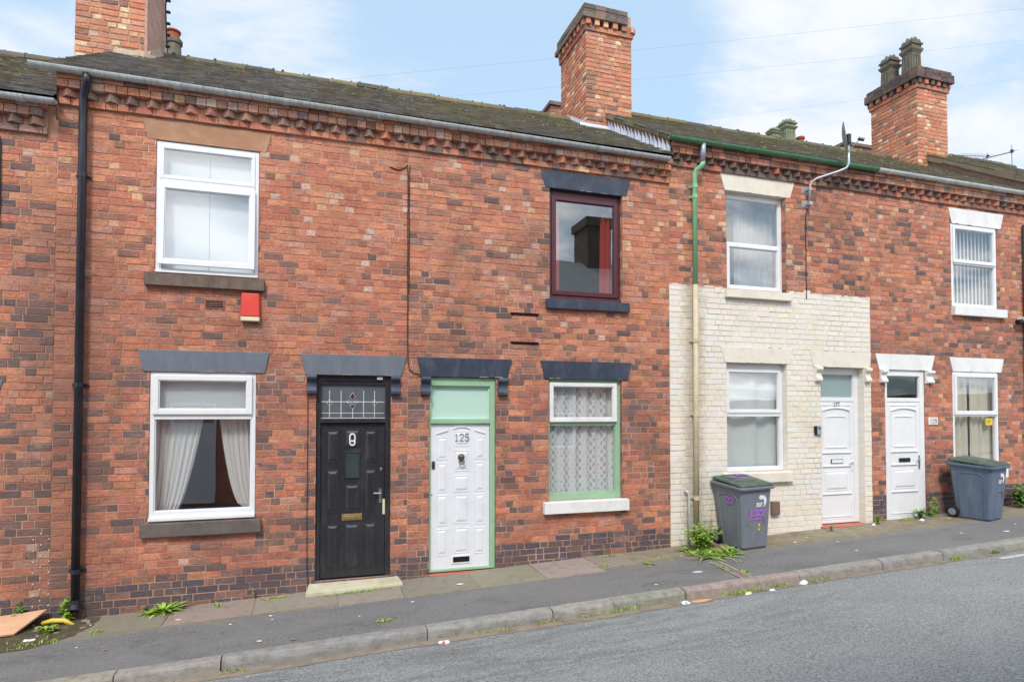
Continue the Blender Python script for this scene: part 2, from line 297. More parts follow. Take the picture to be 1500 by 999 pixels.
# ------------------------------------------------------------------ mesh builder
class MB:
    def __init__(s): s.v = []; s.f = []; s.mi = []; s.c = []
    def face(s, pts, m=0, c=(1, 1, 1, 1)):
        i = len(s.v); s.v += [tuple(p) for p in pts]; s.f.append(tuple(range(i, i + len(pts)))); s.mi.append(m); s.c.append(c)
    def grp(s, pts, faces, m=0, c=(1, 1, 1, 1)):
        i = len(s.v); s.v += [tuple(p) for p in pts]
        for f in faces: s.f.append(tuple(i + k for k in f)); s.mi.append(m); s.c.append(c)
    def hexa(s, p, m=0, c=(1, 1, 1, 1)):   # p: 4 front (ccw from front), 4 back
        s.grp(p, [(0, 1, 2, 3), (7, 6, 5, 4), (4, 5, 1, 0), (5, 6, 2, 1), (6, 7, 3, 2), (7, 4, 0, 3)], m, c)
    def box(s, x0, x1, y0, y1, z0, z1, m=0, c=(1, 1, 1, 1)):
        s.hexa([(x0, y0, z0), (x1, y0, z0), (x1, y0, z1), (x0, y0, z1), (x0, y1, z0), (x1, y1, z0), (x1, y1, z1), (x0, y1, z1)], m, c)
    def prism(s, poly, y0, y1, m=0, c=(1, 1, 1, 1)):   # poly in xz, ccw seen from -y
        n = len(poly); pts = [(x, y0, z) for x, z in poly] + [(x, y1, z) for x, z in poly]
        s.grp(pts, [tuple(range(n)), tuple(range(2 * n - 1, n - 1, -1))] + [((i + 1) % n, i, n + i, n + (i + 1) % n) for i in range(n)], m, c)
    def loft(s, rings, m=0, c=(1, 1, 1, 1), cap=True):
        n = len(rings[0]); pts = [p for r in rings for p in r]; fs = []
        for k in range(len(rings) - 1):
            for i in range(n):
                a = k * n + i; b = k * n + (i + 1) % n; fs.append((a, b, b + n, a + n))
        if cap: fs.append(tuple(range(n - 1, -1, -1))); fs.append(tuple((len(rings) - 1) * n + i for i in range(n)))
        s.grp(pts, fs, m, c)
    def tube(s, path, r, n=10, m=0, c=(1, 1, 1, 1), cap=True):
        P = [Vector(p) for p in path]; rings = []; prev = None
        rs = r if isinstance(r, (list, tuple)) else [r] * len(P)
        for i, p in enumerate(P):
            d = ((P[min(i + 1, len(P) - 1)] - p).normalized() + (p - P[max(i - 1, 0)]).normalized())
            d = d.normalized() if d.length > 1e-6 else Vector((0, 0, 1))
            if prev is None:
                a = Vector((0, 0, 1)) if abs(d.z) < .9 else Vector((1, 0, 0)); u = d.cross(a).normalized()
            else: u = (prev - d * prev.dot(d)).normalized()
            prev = u; w = d.cross(u)
            rings.append([p + (u * math.cos(2 * PI * k / n) + w * math.sin(2 * PI * k / n)) * rs[i] for k in range(n)])
        s.loft(rings, m, c, cap)
    def rect_ring(s, x0, x1, z0, z1, w, y0, y1, m=0, c=(1, 1, 1, 1)):   # frame of four butted bars; w may be (l,r,b,t)
        l, r, b, t = w if isinstance(w, tuple) else (w,) * 4
        s.box(x0, x0 + l, y0, y1, z0, z1, m, c); s.box(x1 - r, x1, y0, y1, z0, z1, m, c)
        s.box(x0 + l, x1 - r, y0, y1, z0, z0 + b, m, c); s.box(x0 + l, x1 - r, y0, y1, z1 - t, z1, m, c)
    def build(s, name, mats, parent=None, origin=None, smooth=False, bevel=0., weld=False):
        o0 = Vector(origin) if origin is not None else (root_of(parent) if parent else Vector((0, 0, 0)))
        me = bpy.data.meshes.new(name)
        me.from_pydata([(v[0] - o0.x, v[1] - o0.y, v[2] - o0.z) for v in s.v], [], s.f)
        mats = mats if isinstance(mats, (list, tuple)) else [mats]
        for m in mats: me.materials.append(M[m])
        me.polygons.foreach_set('material_index', s.mi)
        at = me.attributes.new('Col', 'FLOAT_COLOR', 'FACE')
        at.data.foreach_set('color', [x for c in s.c for x in c])
        if weld:
            bm = bmesh.new(); bm.from_mesh(me); bmesh.ops.remove_doubles(bm, verts=bm.verts, dist=1e-4)
            bmesh.ops.recalc_face_normals(bm, faces=bm.faces); bm.to_mesh(me); bm.free()
        if smooth: me.polygons.foreach_set('use_smooth', [True] * len(me.polygons))
        me.update()
        o = bpy.data.objects.new(name, me); C.objects.link(o)
        if parent is not None: o.parent = parent
        else: o.location = o0
        if bevel:
            b = o.modifiers.new('bevel', 'BEVEL'); b.width = bevel; b.segments = 2; b.limit_method = 'ANGLE'; b.angle_limit = math.radians(40)
        return o
def root_of(o):
    while o.parent: o = o.parent
    return Vector(o.location)
def tag(o, label=None, cat=None, group=None, kind=None):
    if label: o['label'] = label
    if cat: o['category'] = cat
    if group: o['group'] = group
    if kind: o['kind'] = kind
    return o
def thing(name, label, cat, loc, group=None):
    o = bpy.data.objects.new(name, None); o.empty_display_size = .2; C.objects.link(o); o.location = loc
    return tag(o, label, cat, group)
def text_mesh(name, body, size, mat, parent, loc, rot, depth=.002, thick=0., sx=1.):
    cu = bpy.data.curves.new(name, 'FONT'); cu.body = body; cu.size = size; cu.extrude = depth; cu.offset = thick
    cu.align_x = 'CENTER'; cu.align_y = 'CENTER'
    tmp = bpy.data.objects.new(name + '_src', cu); C.objects.link(tmp)
    bpy.context.view_layer.update()
    dg = bpy.context.evaluated_depsgraph_get()
    me = bpy.data.meshes.new_from_object(tmp.evaluated_get(dg)); bpy.data.objects.remove(tmp); bpy.data.curves.remove(cu)
    mt = Matrix.Translation(Vector(loc)) @ rot @ Matrix.Diagonal((sx, 1, 1, 1))
    me.transform(mt); me.transform(Matrix.Translation(-root_of(parent)))
    me.materials.clear(); me.materials.append(M[mat]); me.name = name
    o = bpy.data.objects.new(name, me); C.objects.link(o); o.parent = parent; return o
FRONT = Matrix.Rotation(PI / 2, 4, 'X')
DIG = {'1': [[(-.12, .78), (.02, 1), (.02, 0)], [(-.14, 0), (.18, 0)]],
       '2': [[(-.25, .74), (-.2, .92), (0, 1), (.2, .93), (.26, .74), (.18, .54), (-.26, .02), (.28, .02)]],
       '5': [[(.25, 1), (-.2, 1), (-.25, .56), (.02, .63), (.22, .52), (.27, .3), (.2, .08), (0, 0), (-.2, .05), (-.27, .2)]],
       '7': [[(-.26, 1), (.26, 1), (-.04, 0)]],
       '9': [[(.25, .7), (.18, .93), (0, 1), (-.2, .92), (-.26, .7), (-.18, .5), (0, .44), (.18, .5), (.25, .7), (.22, .3), (.08, .05), (-.18, .02)]]}
def stroke_number(body, h, r, mat, parent, x, y, z, pitch=.72):
    mb = MB()
    for k, ch in enumerate(body):
        cx = x + (k - (len(body) - 1) / 2) * h * pitch
        for line in DIG[ch]: mb.tube([(cx + px * h, y, z + (pz_ - .5) * h) for px, pz_ in line], r, 5)
    return mb.build('number', mat, parent)

# ------------------------------------------------------------------ ground levels
def gz(x): return -2.36 + .0405 * x            # at the foot of the walls
def pz(x, y): return gz(x) + .025 * y          # pavement falls to the kerb
KY = -1.83
def rz(x, y): return gz(x) + .025 * KY - .115 + (.02 * min(1.5, KY - y) if y < KY else 0)

# ------------------------------------------------------------------ bricks
ORANGE = rgb(206, 122, 86); ORANGE2 = rgb(198, 108, 74); RED = rgb(186, 96, 74); PINK = rgb(194, 124, 106); BROWN = rgb(158, 102, 84)
PURPLE = rgb(132, 96, 90); DARKB = rgb(106, 88, 88); BLUEB = rgb(80, 80, 91); BUFF = rgb(216, 164, 122); PALE = rgb(204, 166, 150)
def nz(x, z, s, o=0.): return mnoise.noise(Vector((x * s + o, z * s * 1.6, o * 1.7)))
def pick(w):
    t = R.random() * sum(k for k, _ in w)
    for k, c in w:
        t -= k
        if t <= 0: return c
    return w[-1][1]
def vary(c, k=.16):
    a = 1 + R.uniform(-k, k); return (c[0] * a * (1 + R.uniform(-.05, .05)), c[1] * a, c[2] * a * (1 + R.uniform(-.08, .08)), 1.)
def brick_col(h):
    def fn(x, z):
        g = z - gz(x)
        cl = nz(x, z, 1.1, h * 9.3) + .5 * nz(x, z, 3.1, h * 4.1)
        d = 1. + 1.6 * max(-.4, min(1., cl * 1.6))          # clusters of darker bricks
        if g < .31 + .04 * R.random() + (.1 if h >= 4 else 0): return vary(pick([(11, BLUEB), (2.5, DARKB), (.6, PURPLE), (.2, BROWN)]), .12)
        if h == 0:
            k = 1.4 if z < 1.6 else .8
            w = [(4, ORANGE), (4, ORANGE2), (2.5, RED), (1.4, PINK), (2 * d * k, BROWN), (2.6 * d * k, PURPLE), (2.4 * d * k, DARKB), (.3, BUFF), (.7, PALE)]
        elif h == 1:
            if z > 1.9: w = [(6, ORANGE), (5, ORANGE2), (4, RED), (1.6, PINK), (.8 * d, BROWN), (.5 * d, PURPLE), (.2, DARKB), (1.5, BUFF), (1.7, PALE)]
            elif z > .4: w = [(4, ORANGE2), (6, RED), (2.2, PINK), (1.6, ORANGE), (1.6 * d, BROWN), (1.2 * d, PURPLE), (.4 * d, DARKB), (.4, PALE)]
            else: w = [(4, ORANGE2), (6, RED), (1, PINK), (1.2, ORANGE), (3 * d, BROWN), (3.2 * d, PURPLE), (1.5 * d, DARKB), (.3, PALE)]
        elif h == 2:
            if z > 1.6: w = [(6, ORANGE), (4, ORANGE2), (2.2, RED), (2.4, PINK), (1.8 * d, BROWN), (1.1 * d, PURPLE), (.9 * d, DARKB), (2.6, BUFF), (2.2, PALE)]
            elif z > .3: w = [(4, ORANGE), (4, ORANGE2), (3, RED), (2, PINK), (2.2 * d, BROWN), (1.6 * d, PURPLE), (1.2 * d, DARKB), (.4, PALE)]
            else: w = [(3, ORANGE2), (5, RED), (1.6, ORANGE), (1, PINK), (3 * d, BROWN), (2.8 * d, PURPLE), (2.2 * d, DARKB)]
        elif h == 3: w = [(5, ORANGE), (4, ORANGE2), (2, RED), (2.4, PINK), (2.6 * d, BROWN), (1.4 * d, PURPLE), (1.1 * d, DARKB), (1.8, BUFF), (1.4, PALE)]
        else:
            if z > 1.7: w = [(4, ORANGE), (3.6, ORANGE2), (2.6, RED), (3, PINK), (3 * d, BROWN), (1.6 * d, PURPLE), (.8 * d, DARKB), (1., BUFF), (1.6, PALE)]
            else: w = [(1.5, ORANGE), (2.8, ORANGE2), (4, RED), (2.6, PINK), (3.4 * d, BROWN), (2.8 * d, PURPLE), (1.8 * d, DARKB), (.5, PALE), (.4, BUFF)]
        return vary(pick(w))
    return fn
def cream_col(x, z): return vary(rgb(228, 222, 210), .035)
def minus(rects, h):
    out = []
    for (a, b, c, d) in rects:
        if h[1] <= a or h[0] >= b or h[3] <= c or h[2] >= d: out.append((a, b, c, d)); continue
        if h[2] > c: out.append((a, b, c, h[2]))
        if h[3] < d: out.append((a, b, h[3], d))
        c2, d2 = max(c, h[2]), min(d, h[3])
        if h[0] > a: out.append((a, h[0], c2, d2))
        if h[1] < b: out.append((h[1], b, c2, d2))
    return out
def bricks(mb, mp, u0, u1, v0, v1, holes=(), col=None, m=0, course=.085, ln=.228, hd=.108, joint=.0082, d0=.005, jit=.0022, skip=0., top=None):
    nr = int(round((v1 - v0) / course)); course = (v1 - v0) / nr
    for r in range(nr):
        za = v0 + r * course; x = u0 - (0 if r % 2 else .18) - R.uniform(0, .05); st = bool(r % 2)
        drift = R.uniform(-.0015, .0015)
        while x < u1:
            L = (ln if st else hd) * R.uniform(.975, 1.025)
            if R.random() < .12: st = not st
            st = not st
            a, b = max(x, u0), min(x + L, u1)
            if u1 - b < .05: b = u1
            if a - u0 < .05: a = u0
            x += L + joint * R.uniform(.8, 1.25)
            if b - a < .02 or R.random() < skip: continue
            rects = [(a, b, za + joint * .5 + drift, za + course - joint * .5 + drift)]
            for h in holes: rects = minus(rects, h)
            for (p, q, s0, s1) in rects:
                if q - p < .012 or s1 - s0 < .012: continue
                c = col((p + q) / 2, (s0 + s1) / 2)
                for _ in range(4):
                    if q - p > .15 and c[1] > .26 and c[1] < .6: c = col((p + q) / 2, (s0 + s1) / 2)
                d = d0 + R.uniform(-.0025, .0035)
                j = lambda: R.uniform(-jit, jit)
                o = [(p + j(), s0 + j()), (q + j(), s0 + j()), (q + j(), s1 + j()), (p + j(), s1 + j())]
                e = .004; tl = [R.uniform(-.0012, .0012) for _ in range(4)]
                i = [(o[0][0] + e, o[0][1] + e), (o[1][0] - e, o[1][1] + e), (o[2][0] - e, o[2][1] - e), (o[3][0] + e, o[3][1] - e)]
                pts = [mp(uu, vv, d + tl[k]) for k, (uu, vv) in enumerate(i)] + [mp(uu, vv, -.004) for uu, vv in o]
                mb.grp(pts, [(0, 1, 2, 3), (4, 5, 1, 0), (5, 6, 2, 1), (6, 7, 3, 2), (7, 4, 0, 3)], m, c)
def holed_plane(mb, mp, u0, u1, v0, v1, holes, m=0, d=0.):
    us = sorted(set([u0, u1] + [h[k] for h in holes for k in (0, 1) if u0 < h[k] < u1])); vs = sorted(set([v0, v1] + [h[k] for h in holes for k in (2, 3) if v0 < h[k] < v1]))
    for i in range(len(us) - 1):
        for k in range(len(vs) - 1):
            cu, cv = (us[i] + us[i + 1]) / 2, (vs[k] + vs[k + 1]) / 2
            if any(h[0] < cu < h[1] and h[2] < cv < h[3] for h in holes): continue
            mb.face([mp(us[i], vs[k], d), mp(us[i + 1], vs[k], d), mp(us[i + 1], vs[k + 1], d), mp(us[i], vs[k + 1], d)], m)
facade = lambda u, v, d: (u, -d, v)

def reveal(mb, x0, x1, z0, z1, depth, colfn, m=0, mm=1, d0=.005):
    z = z0
    while z < z1 - .01:
        zt = min(z + .078, z1)
        for xs, sgn in ((x0, 1), (x1, -1)):
            a = R.uniform(-.001, .001)
            p = [(xs + a, -d0 + .002, z), (xs + a, depth, z), (xs + a, depth, zt), (xs + a, -d0 + .002, zt)]
            mb.face(p if sgn < 0 else p[::-1], m, colfn(xs, z)); 
            q = [(xs + a, 0, zt), (xs + a, depth, zt), (xs + a, depth, zt + .009), (xs + a, 0, zt + .009)]
            mb.face(q if sgn < 0 else q[::-1], mm)
        z = zt + .009
    mb.face([(x0, 0, z1), (x1, 0, z1), (x1, depth, z1), (x0, depth, z1)][::-1], mm)
    mb.face([(x0, 0, z0), (x1, 0, z0), (x1, depth, z0), (x0, depth, z0)], mm)

# ------------------------------------------------------------------ house pieces
TAN = .611; RIDGE_Y = 2.8; BACK_Y = 5.72
def house_shell(h, x0, x1, zs, root, openings, colfn, cream=None, low_left=None):
    """zs: underside of the dentil cornice.  openings: (x0,x1,z0,z1,depth)."""
    zb = min(gz(x0), gz(x1)) - .22; eave = zs + .35
    holes = [o[:4] for o in openings]
    mb = MB(); bh = list(holes) + ([cream] if cream else [])
    holed_plane(mb, facade, x0, x1, zb, eave, holes + ([cream] if cream else []), 1)
    z0 = zb; bricks(mb, facade, x0 + (.003 if h else 0), x1 - .003, z0, zs, bh, colfn, 0)
    for o in openings:
        if cream and o[0] > cream[0] and o[3] < cream[3]: continue
        reveal(mb, *o[:5], colfn)
    # the shell behind: inner face, party walls, back wall, floors
    holed_plane(mb, lambda u, v, d: (u, .24, v), x0, x1, zb, eave, holes, 2)
    gf = gz((x0 + x1) / 2) + .12
    top = eave + TAN * (RIDGE_Y + .13)
    for xs in (x0 + .06, x1 - .06):
        mb.face([(xs, .24, zb), (xs, BACK_Y, zb), (xs, BACK_Y, eave), (xs, RIDGE_Y, top - .2), (xs, .24, eave)], 2)
    mb.face([(x0, BACK_Y, zb), (x1, BACK_Y, zb), (x1, BACK_Y, eave), (x0, BACK_Y, eave)], 1)
    mb.face([(x0, BACK_Y - .2, zb), (x1, BACK_Y - .2, zb), (x1, BACK_Y - .2, eave), (x0, BACK_Y - .2, eave)], 2)
    for zf in (gf, zs - 2.35, zs - .02):
        mb.box(x0 + .06, x1 - .06, .24, BACK_Y - .2, zf - .02, zf, 2)
    if low_left is not None:      # gable strip that stands above the lower neighbour's roof
        y = -.05
        while y < RIDGE_Y:
            y2 = min(y + R.uniform(.16, .24), RIDGE_Y)
            za, zc = low_left + TAN * y, low_left + TAN * y2
            n = 4; H = (eave + .13 * TAN - low_left) + .0
            for k in range(n):
                a0, a1 = -.3 + (H + .3) * k / n, -.3 + (H + .3) * (k + 1) / n - .01
                xo = x0 - R.uniform(.0, .012)
                mb.face([(xo, y + .008, za + a0), (xo, y2, zc + a0), (xo, y2, zc + a1), (xo, y + .008, za + a1)][::-1], 0, vary(pick([(3, BROWN), (2, BUFF), (2, PURPLE), (2, ORANGE), (1, DARKB)])) if h == 3 else vary(pick([(3, rgb(140, 120, 108)), (2, rgb(128, 112, 104)), (1, rgb(150, 128, 112))]), .08))
            mb.face([(x0 + .002, y, za - .3), (x0 + .002, y2, zc - .3), (x0 + .002, y2, zc + H), (x0 + .002, y, za + H)][::-1], 1)
            y = y2
    mb.build('wall', ['brick', 'mortar', 'room'], root)
    if cream:
        pb = MB(); ch = [o for o in openings if o[3] < cream[3] + .05]
        holed_plane(pb, facade, cream[0], cream[1], cream[2], cream[3], [o[:4] for o in openings], 1, .001)
        bricks(pb, facade, cream[0] + .002, cream[1] - .002, cream[2], cream[3], [o[:4] for o in openings], cream_col, 0, .085, .232, .112, .0075, .006, .0014)
        for o in ch: reveal(pb, *o[:5], cream_col, 0, 1)
        # ragged lip of paint along the top edge
        x = cream[0]
        while x < cream[1] - .02:
            w = R.uniform(.03, .14); hh = R.uniform(.0, .022) + (.05 * R.random() if 10.2 < x < 10.6 else 0); x2 = min(x + w, cream[1])
            if not any(o[0] < x2 and o[1] > x and o[3] > cream[3] for o in openings):
                pb.face([(x, -.0095, cream[3] - .01), (x2, -.0095, cream[3] - .01), (x2, -.0095, cream[3] + hh), (x, -.0095, cream[3] + hh * R.uniform(.4, 1))], 0, cream_col(0, 0))
            x = x2
        tag(pb.build('painted_wall', ['cream_brick', 'cream_mortar'], root), 'cream painted brick up to the upper sill')

def cornice(h, x0, x1, zs, root):
    mb = MB(); sooty = (h in (0, 3))
    def cc():
        if h == 3: return vary(pick([(2, rgb(128, 104, 94)), (4, rgb(112, 96, 90)), (4, rgb(98, 86, 82)), (.6, RED)]))
        if h == 2: return vary(pick([(3, ORANGE), (2, RED), (2, PINK), (3, rgb(142, 110, 96)), (3, rgb(122, 100, 92)), (.6, BUFF)]))
        if h == 4: return vary(pick([(2, ORANGE2), (3, RED), (3, BROWN), (2, PURPLE), (1.5, DARKB)]))
        return vary(pick([(1.5, ORANGE), (1.5, PINK), (3, rgb(172, 126, 108)), (4, rgb(152, 124, 112)), (3, rgb(130, 110, 102)), (.4, BUFF)]))
    def hc(): return vary(pick([(3, rgb(214, 140, 108)), (4, rgb(206, 144, 126)), (1.4, ORANGE), (1.2, BROWN), (1, rgb(150, 122, 116)), (1.2, BUFF), (2, rgb(214, 180, 164))]))
    if True:
        mb.box(x0, x1, -.022, .1, zs, zs + .34, 1)
        x = x0
        while x < x1 - .03:                                   # string course
            w = min(R.choice([.228, .228, .24, .12]), x1 - x); dj = R.uniform(-.004, .004)
            mb.box(x + .004, x + w - .004, -.04 + dj, 0, zs + .004 + R.uniform(-.003, .003), zs + .078, 0, cc() if h != 1 else vary(pick([(4, ORANGE), (4, ORANGE2), (3, RED), (1, PURPLE)])))
            x += w
        n = int((x1 - x0) / .204)                             # dogtooth course: bricks set at 45 degrees
        for k in range(n):
            xc = x0 + (k + .5) * (x1 - x0) / n + R.uniform(-.008, .008); w = .088 + R.uniform(-.006, .004); dp = -.022 - .083 + R.uniform(-.01, .008)
            za, zb_ = zs + .085 + R.uniform(-.004, .004), zs + .168; c = cc(); ap = (xc + R.uniform(-.008, .008), dp)
            pts = [(xc - w, -.02, za), (ap[0], ap[1], za), (xc + w, -.02, za), (xc - w, -.02, zb_), (ap[0], ap[1], zb_), (xc + w, -.02, zb_)]
            mb.grp(pts, [(0, 1, 4, 3), (1, 2, 5, 4), (2, 1, 0), (3, 4, 5)], 0, c)
        for row, (za, zb_, out) in enumerate(((zs + .176, zs + .262, -.112), (zs + .268, zs + .345, -.128))):
            x = x0
            while x < x1 - .03:
                w = min((.118 if row == 0 else .228) * R.uniform(.95, 1.05), x1 - x); dj = R.uniform(-.006, .004)
                if h == 2 and row == 0 and .4 < x - x0 < .95 and R.random() < .45: dj += .03
                mb.box(x + .004, x + w - .004, out + dj, 0, za + R.uniform(-.004, .003), zb_, 0, hc() if h != 3 else (vary(pick([(3, ORANGE), (3, PINK), (3, BROWN), (2, PURPLE)]))))
                x += w
    mb.build('cornice', ['brick', 'mortar'], root)

def roofing(h, x0, x1, zs, root, mat, verge_left, verge_right, mossy):
    ze = zs + .42                                             # tile level at y = -.13
    mp = lambda u, y, d: (u - 0, y - d * .52, ze + TAN * (y + .13) + d * .85)
    xa = x0 - (.06 if verge_left else 0); xb = x1 + (0 if not verge_right else .04)
    mb = MB()
    ys = .0854                                                # horizontal run of one tile gauge
    n = int((RIDGE_Y + .16) / ys)
    for r in range(n + 1):
        y = -.16 + r * ys; x = xa - (.08 if r % 2 else 0) - R.uniform(0, .01)
        sag = .0
        while x < xb:
            w = .162 * R.uniform(.97, 1.02); a, b = max(x, xa), min(x + w, xb); x += w + .004
            if b - a < .02: continue
            t = (y + .16) / (RIDGE_Y + .16)
            mo = max(0, min(1, (t - .35) * 1.3 + .9 * nz(x, y, .9, 3.3 + h) + mossy))
            c = pick([(4, rgb(136, 132, 131)), (3, rgb(122, 118, 117)), (2.4, rgb(148, 142, 134)), (1, rgb(136, 124, 110)), (.8, rgb(158, 152, 142))])
            c = vary(c, .14)
            if R.random() < mo * .75: g = R.uniform(.35, .85); q = vary(pick([(2, rgb(124, 118, 78)), (2, rgb(110, 104, 74)), (1, rgb(142, 132, 88))]), .15); c = tuple(c[i] * (1 - g) + q[i] * g for i in range(3)) + (1.,)
            j = lambda s=.004: R.uniform(-s, s)
            d1 = .026 + j(.006); y1 = min(y + ys * 1.18, RIDGE_Y); yl = y + j(.009)
            p = [mp(a + j(.002), yl, d1), mp(b + j(.002), yl + j(.003), d1 + j(.003)), mp(b, y1, .008), mp(a, y1, .008)]
            q = [mp(a, yl + .002, -.004), mp(b, yl + .002, -.004)]
            mb.grp(p + q, [(0, 1, 2, 3), (4, 5, 1, 0), (0, 3, 4), (1, 5, 2)], 0, c)
            if mo > .3 and R.random() < .22 * mo:            # clumps of moss
                cx, cy, rr = (a + b) / 2 + j(.05), y + .02, R.uniform(.008, .022); mc = vary(rgb(128, 122, 78), .3)
                ring = [mp(cx + rr * math.cos(k * PI / 3) * R.uniform(.8, 1.6), cy + rr * .8 * math.sin(k * PI / 3), .02) for k in range(6)]
                for k in range(6): mb.face([ring[k], ring[(k + 1) % 6], mp(cx, cy, .02 + rr * .9)], 0, mc)
    mb.face([mp(xa, -.14, -.006), mp(xb, -.14, -.006), mp(xb, RIDGE_Y, -.006), mp(xa, RIDGE_Y, -.006)], 1)
    zr = ze + TAN * (RIDGE_Y + .13)
    mb.face([(xb, RIDGE_Y, zr), (xa, RIDGE_Y, zr), (xa, BACK_Y + .1, zr - TAN * 3.0), (xb, BACK_Y + .1, zr - TAN * 3.0)], 1)
    mb.face([mp(xa, -.14, -.05), mp(xb, -.14, -.05), mp(xb, .3, -.05), mp(xa, .3, -.05)][::-1], 1)
    for xs, on in ((xa, verge_left), (xb, verge_right)):     # undercloak and bedded mortar at an open verge
        if not on: continue
        y = -.14
        while y < RIDGE_Y - .02:
            y2 = min(y + R.uniform(.2, .42), RIDGE_Y); o = R.uniform(-.012, .012); dn = (-.055 if h != 5 else -.10) + R.uniform(-.02, .01)
            p = [mp(xs + o, y, dn), mp(xs + o, y2, dn), mp(xs + o, y2, .012), mp(xs + o, y, .012)]
            p2 = [(x_ + .14, y_, z_) for (x_, y_, z_) in p]
            mb.grp(p + p2, [(3, 2, 1, 0), (4, 5, 6, 7), (0, 1, 5, 4), (2, 3, 7, 6), (1, 2, 6, 5), (3, 0, 4, 7)], 0, vary(pick([(2, rgb(118, 112, 100)), (2, rgb(92, 88, 82)), (1, rgb(136, 128, 112))]) if h != 5 else rgb(130, 112, 102), .10))
            y = y2
    rf = mb.build('roof', [mat, 'roof_back'], root)
    rb = MB(); x = xa
    while x < xb - .05:                                       # half round ridge tiles
        w = min(.44 + R.uniform(-.02, .02), xb - x); rr = .105 + R.uniform(-.006, .006); dz = R.uniform(-.012, .012)
        prof = [(RIDGE_Y + rr * math.cos(a), zr - .035 + dz + rr * math.sin(a)) for a in [PI * k / 8 for k in range(9)]]
        c = vary(pick([(2, rgb(104, 100, 92)), (2, rgb(86, 82, 78)), (1.5, rgb(122, 114, 84))]), .15)
        rb.loft([[(x + .004, y, z) for y, z in prof], [(x + w - .004, y, z) for y, z in prof]], 0, c)
        for q in range(2):                                    # lumps of moss and bedding mortar at the joint
            rr2 = R.uniform(.014, .032); cx = x + R.uniform(-.02, .03) + q * R.uniform(0, w); ang = R.uniform(.25, .6) * PI; cz = zr - .03 + .1 * math.sin(ang); cy = RIDGE_Y + .1 * -abs(math.cos(ang))
            rb.loft([[(cx + s * math.cos(k * PI / 4) * R.uniform(.7, 1.4), cy + s * math.sin(k * PI / 4), cz + hh) for k in range(8)] for s, hh in ((rr2, -.01), (rr2 * .85, rr2 * .5), (rr2 * .3, rr2 * .85))], 0, vary(rgb(122, 116, 96), .3))
        x += w
    rb.build('ridge', 'lichen', rf)
    return rf

def gutter(x0, x1, zc, root, mat, yc=-.19, cap_left=True, cap_right=True, joints=(), slope=0., turn=False):
    mb = MB(); r = .053; n = 10
    def prof(x, z, s=1.):
        a = [(x, yc - r * s * math.cos(PI * k / n), z - r * s * math.sin(PI * k / n)) for k in range(n + 1)]
        b = [(x, yc - (r * s - .008) * math.cos(PI * k / n), z - (r * s - .008) * math.sin(PI * k / n)) for k in range(n, -1, -1)]
        return a + b
    mb.loft([prof(x0, zc), prof(x1, zc + slope)], 0)
    for x, on in ((x0, cap_left), (x1 - .006, cap_right)):
        if on:
            a = prof(x, zc if x == x0 else zc + slope)[:n + 1]; mb.loft([[(x, p[1], p[2]) for p in a], [(x + .006, p[1], p[2]) for p in a]], 0)
    g = mb.build('gutter', mat, root, weld=True)
    for x in joints:
        jb = MB(); z = zc + slope * (x - x0) / (x1 - x0) - .002
        jb.loft([prof(x - .045, z, 1.13), prof(x + .045, z, 1.13)], 0); jb.build('joint', mat, g, weld=True)
    return g

def lintel(root, x0, x1, z0, z1, mat, splay=.06, proud=.018, corbels=None, cmat=None):
    mb = MB(); s = splay
    mb.prism([(x0 + s, z0), (x1 - s, z0), (x1, z1), (x0, z1)], -proud, .12)
    for q in range(5):                                        # spalled arrises along the foot and head
        xx = R.uniform(x0 + s + .05, x1 - s - .15); ww = R.uniform(.03, .12); zz = z0 if q < 3 else z1 - .02
        mb.box(xx, xx + ww, -proud - .0025, -proud + .01, zz + (.0 if q < 3 else .022), zz + R.uniform(.004, .012) + (0 if q < 3 else .022), 1)
    l = mb.build('lintel', [mat, 'chip'], root, bevel=.005)
    if corbels:
        for (a, b, zb) in corbels:
            cb = MB(); n = 12; H = z0 - zb; pts = []
            # scrolled bracket profile in yz
            prof = [(-.075, 0), (-.085, -.03), (-.08, -.055), (-.05, -.075), (-.035, -.11), (-.038, -.15), (-.06, -.185), (-.07, -.2), (-.07, -.235), (-.035, -.25), (0.02, -.25), (.02, 0)]
            prof = [(y, z0 - .001 + z * H / .25) for y, z in prof]
            cb.loft([[(a, y, z) for y, z in prof], [(b, y, z) for y, z in prof]], 0)
            cb.build('corbel', cmat or mat, l, bevel=.003, weld=True)
    return l
def sill(root, x0, x1, z0, z1, mat, out=.07, lean=.012):
    mb = MB()
    mb.hexa([(x0, -out, z0), (x1, -out, z0), (x1, -out, z1 - lean), (x0, -out, z1 - lean), (x0, .1, z0), (x1, .1, z0), (x1, .1, z1), (x0, .1, z1)])
    return mb.build('sill', mat, root, bevel=.006)
def pane(win, x0, x1, z0, z1, y, mat='pane'):
    mb = MB(); mb.box(x0 - .008, x1 + .008, y, y + .006, z0 - .008, z1 + .008); return mb.build('pane', mat, win)
def frame_with_bead(mb, x0, x1, z0, z1, w, y0, y1, m=0):
    mb.rect_ring(x0, x1, z0, z1, w, y0, y1, m)
    l, r, b, t = w if isinstance(w, tuple) else (w,) * 4
    mb.rect_ring(x0 + l, x1 - r, z0 + b, z1 - t, .012, y0 + .012, y1, m)     # glazing bead
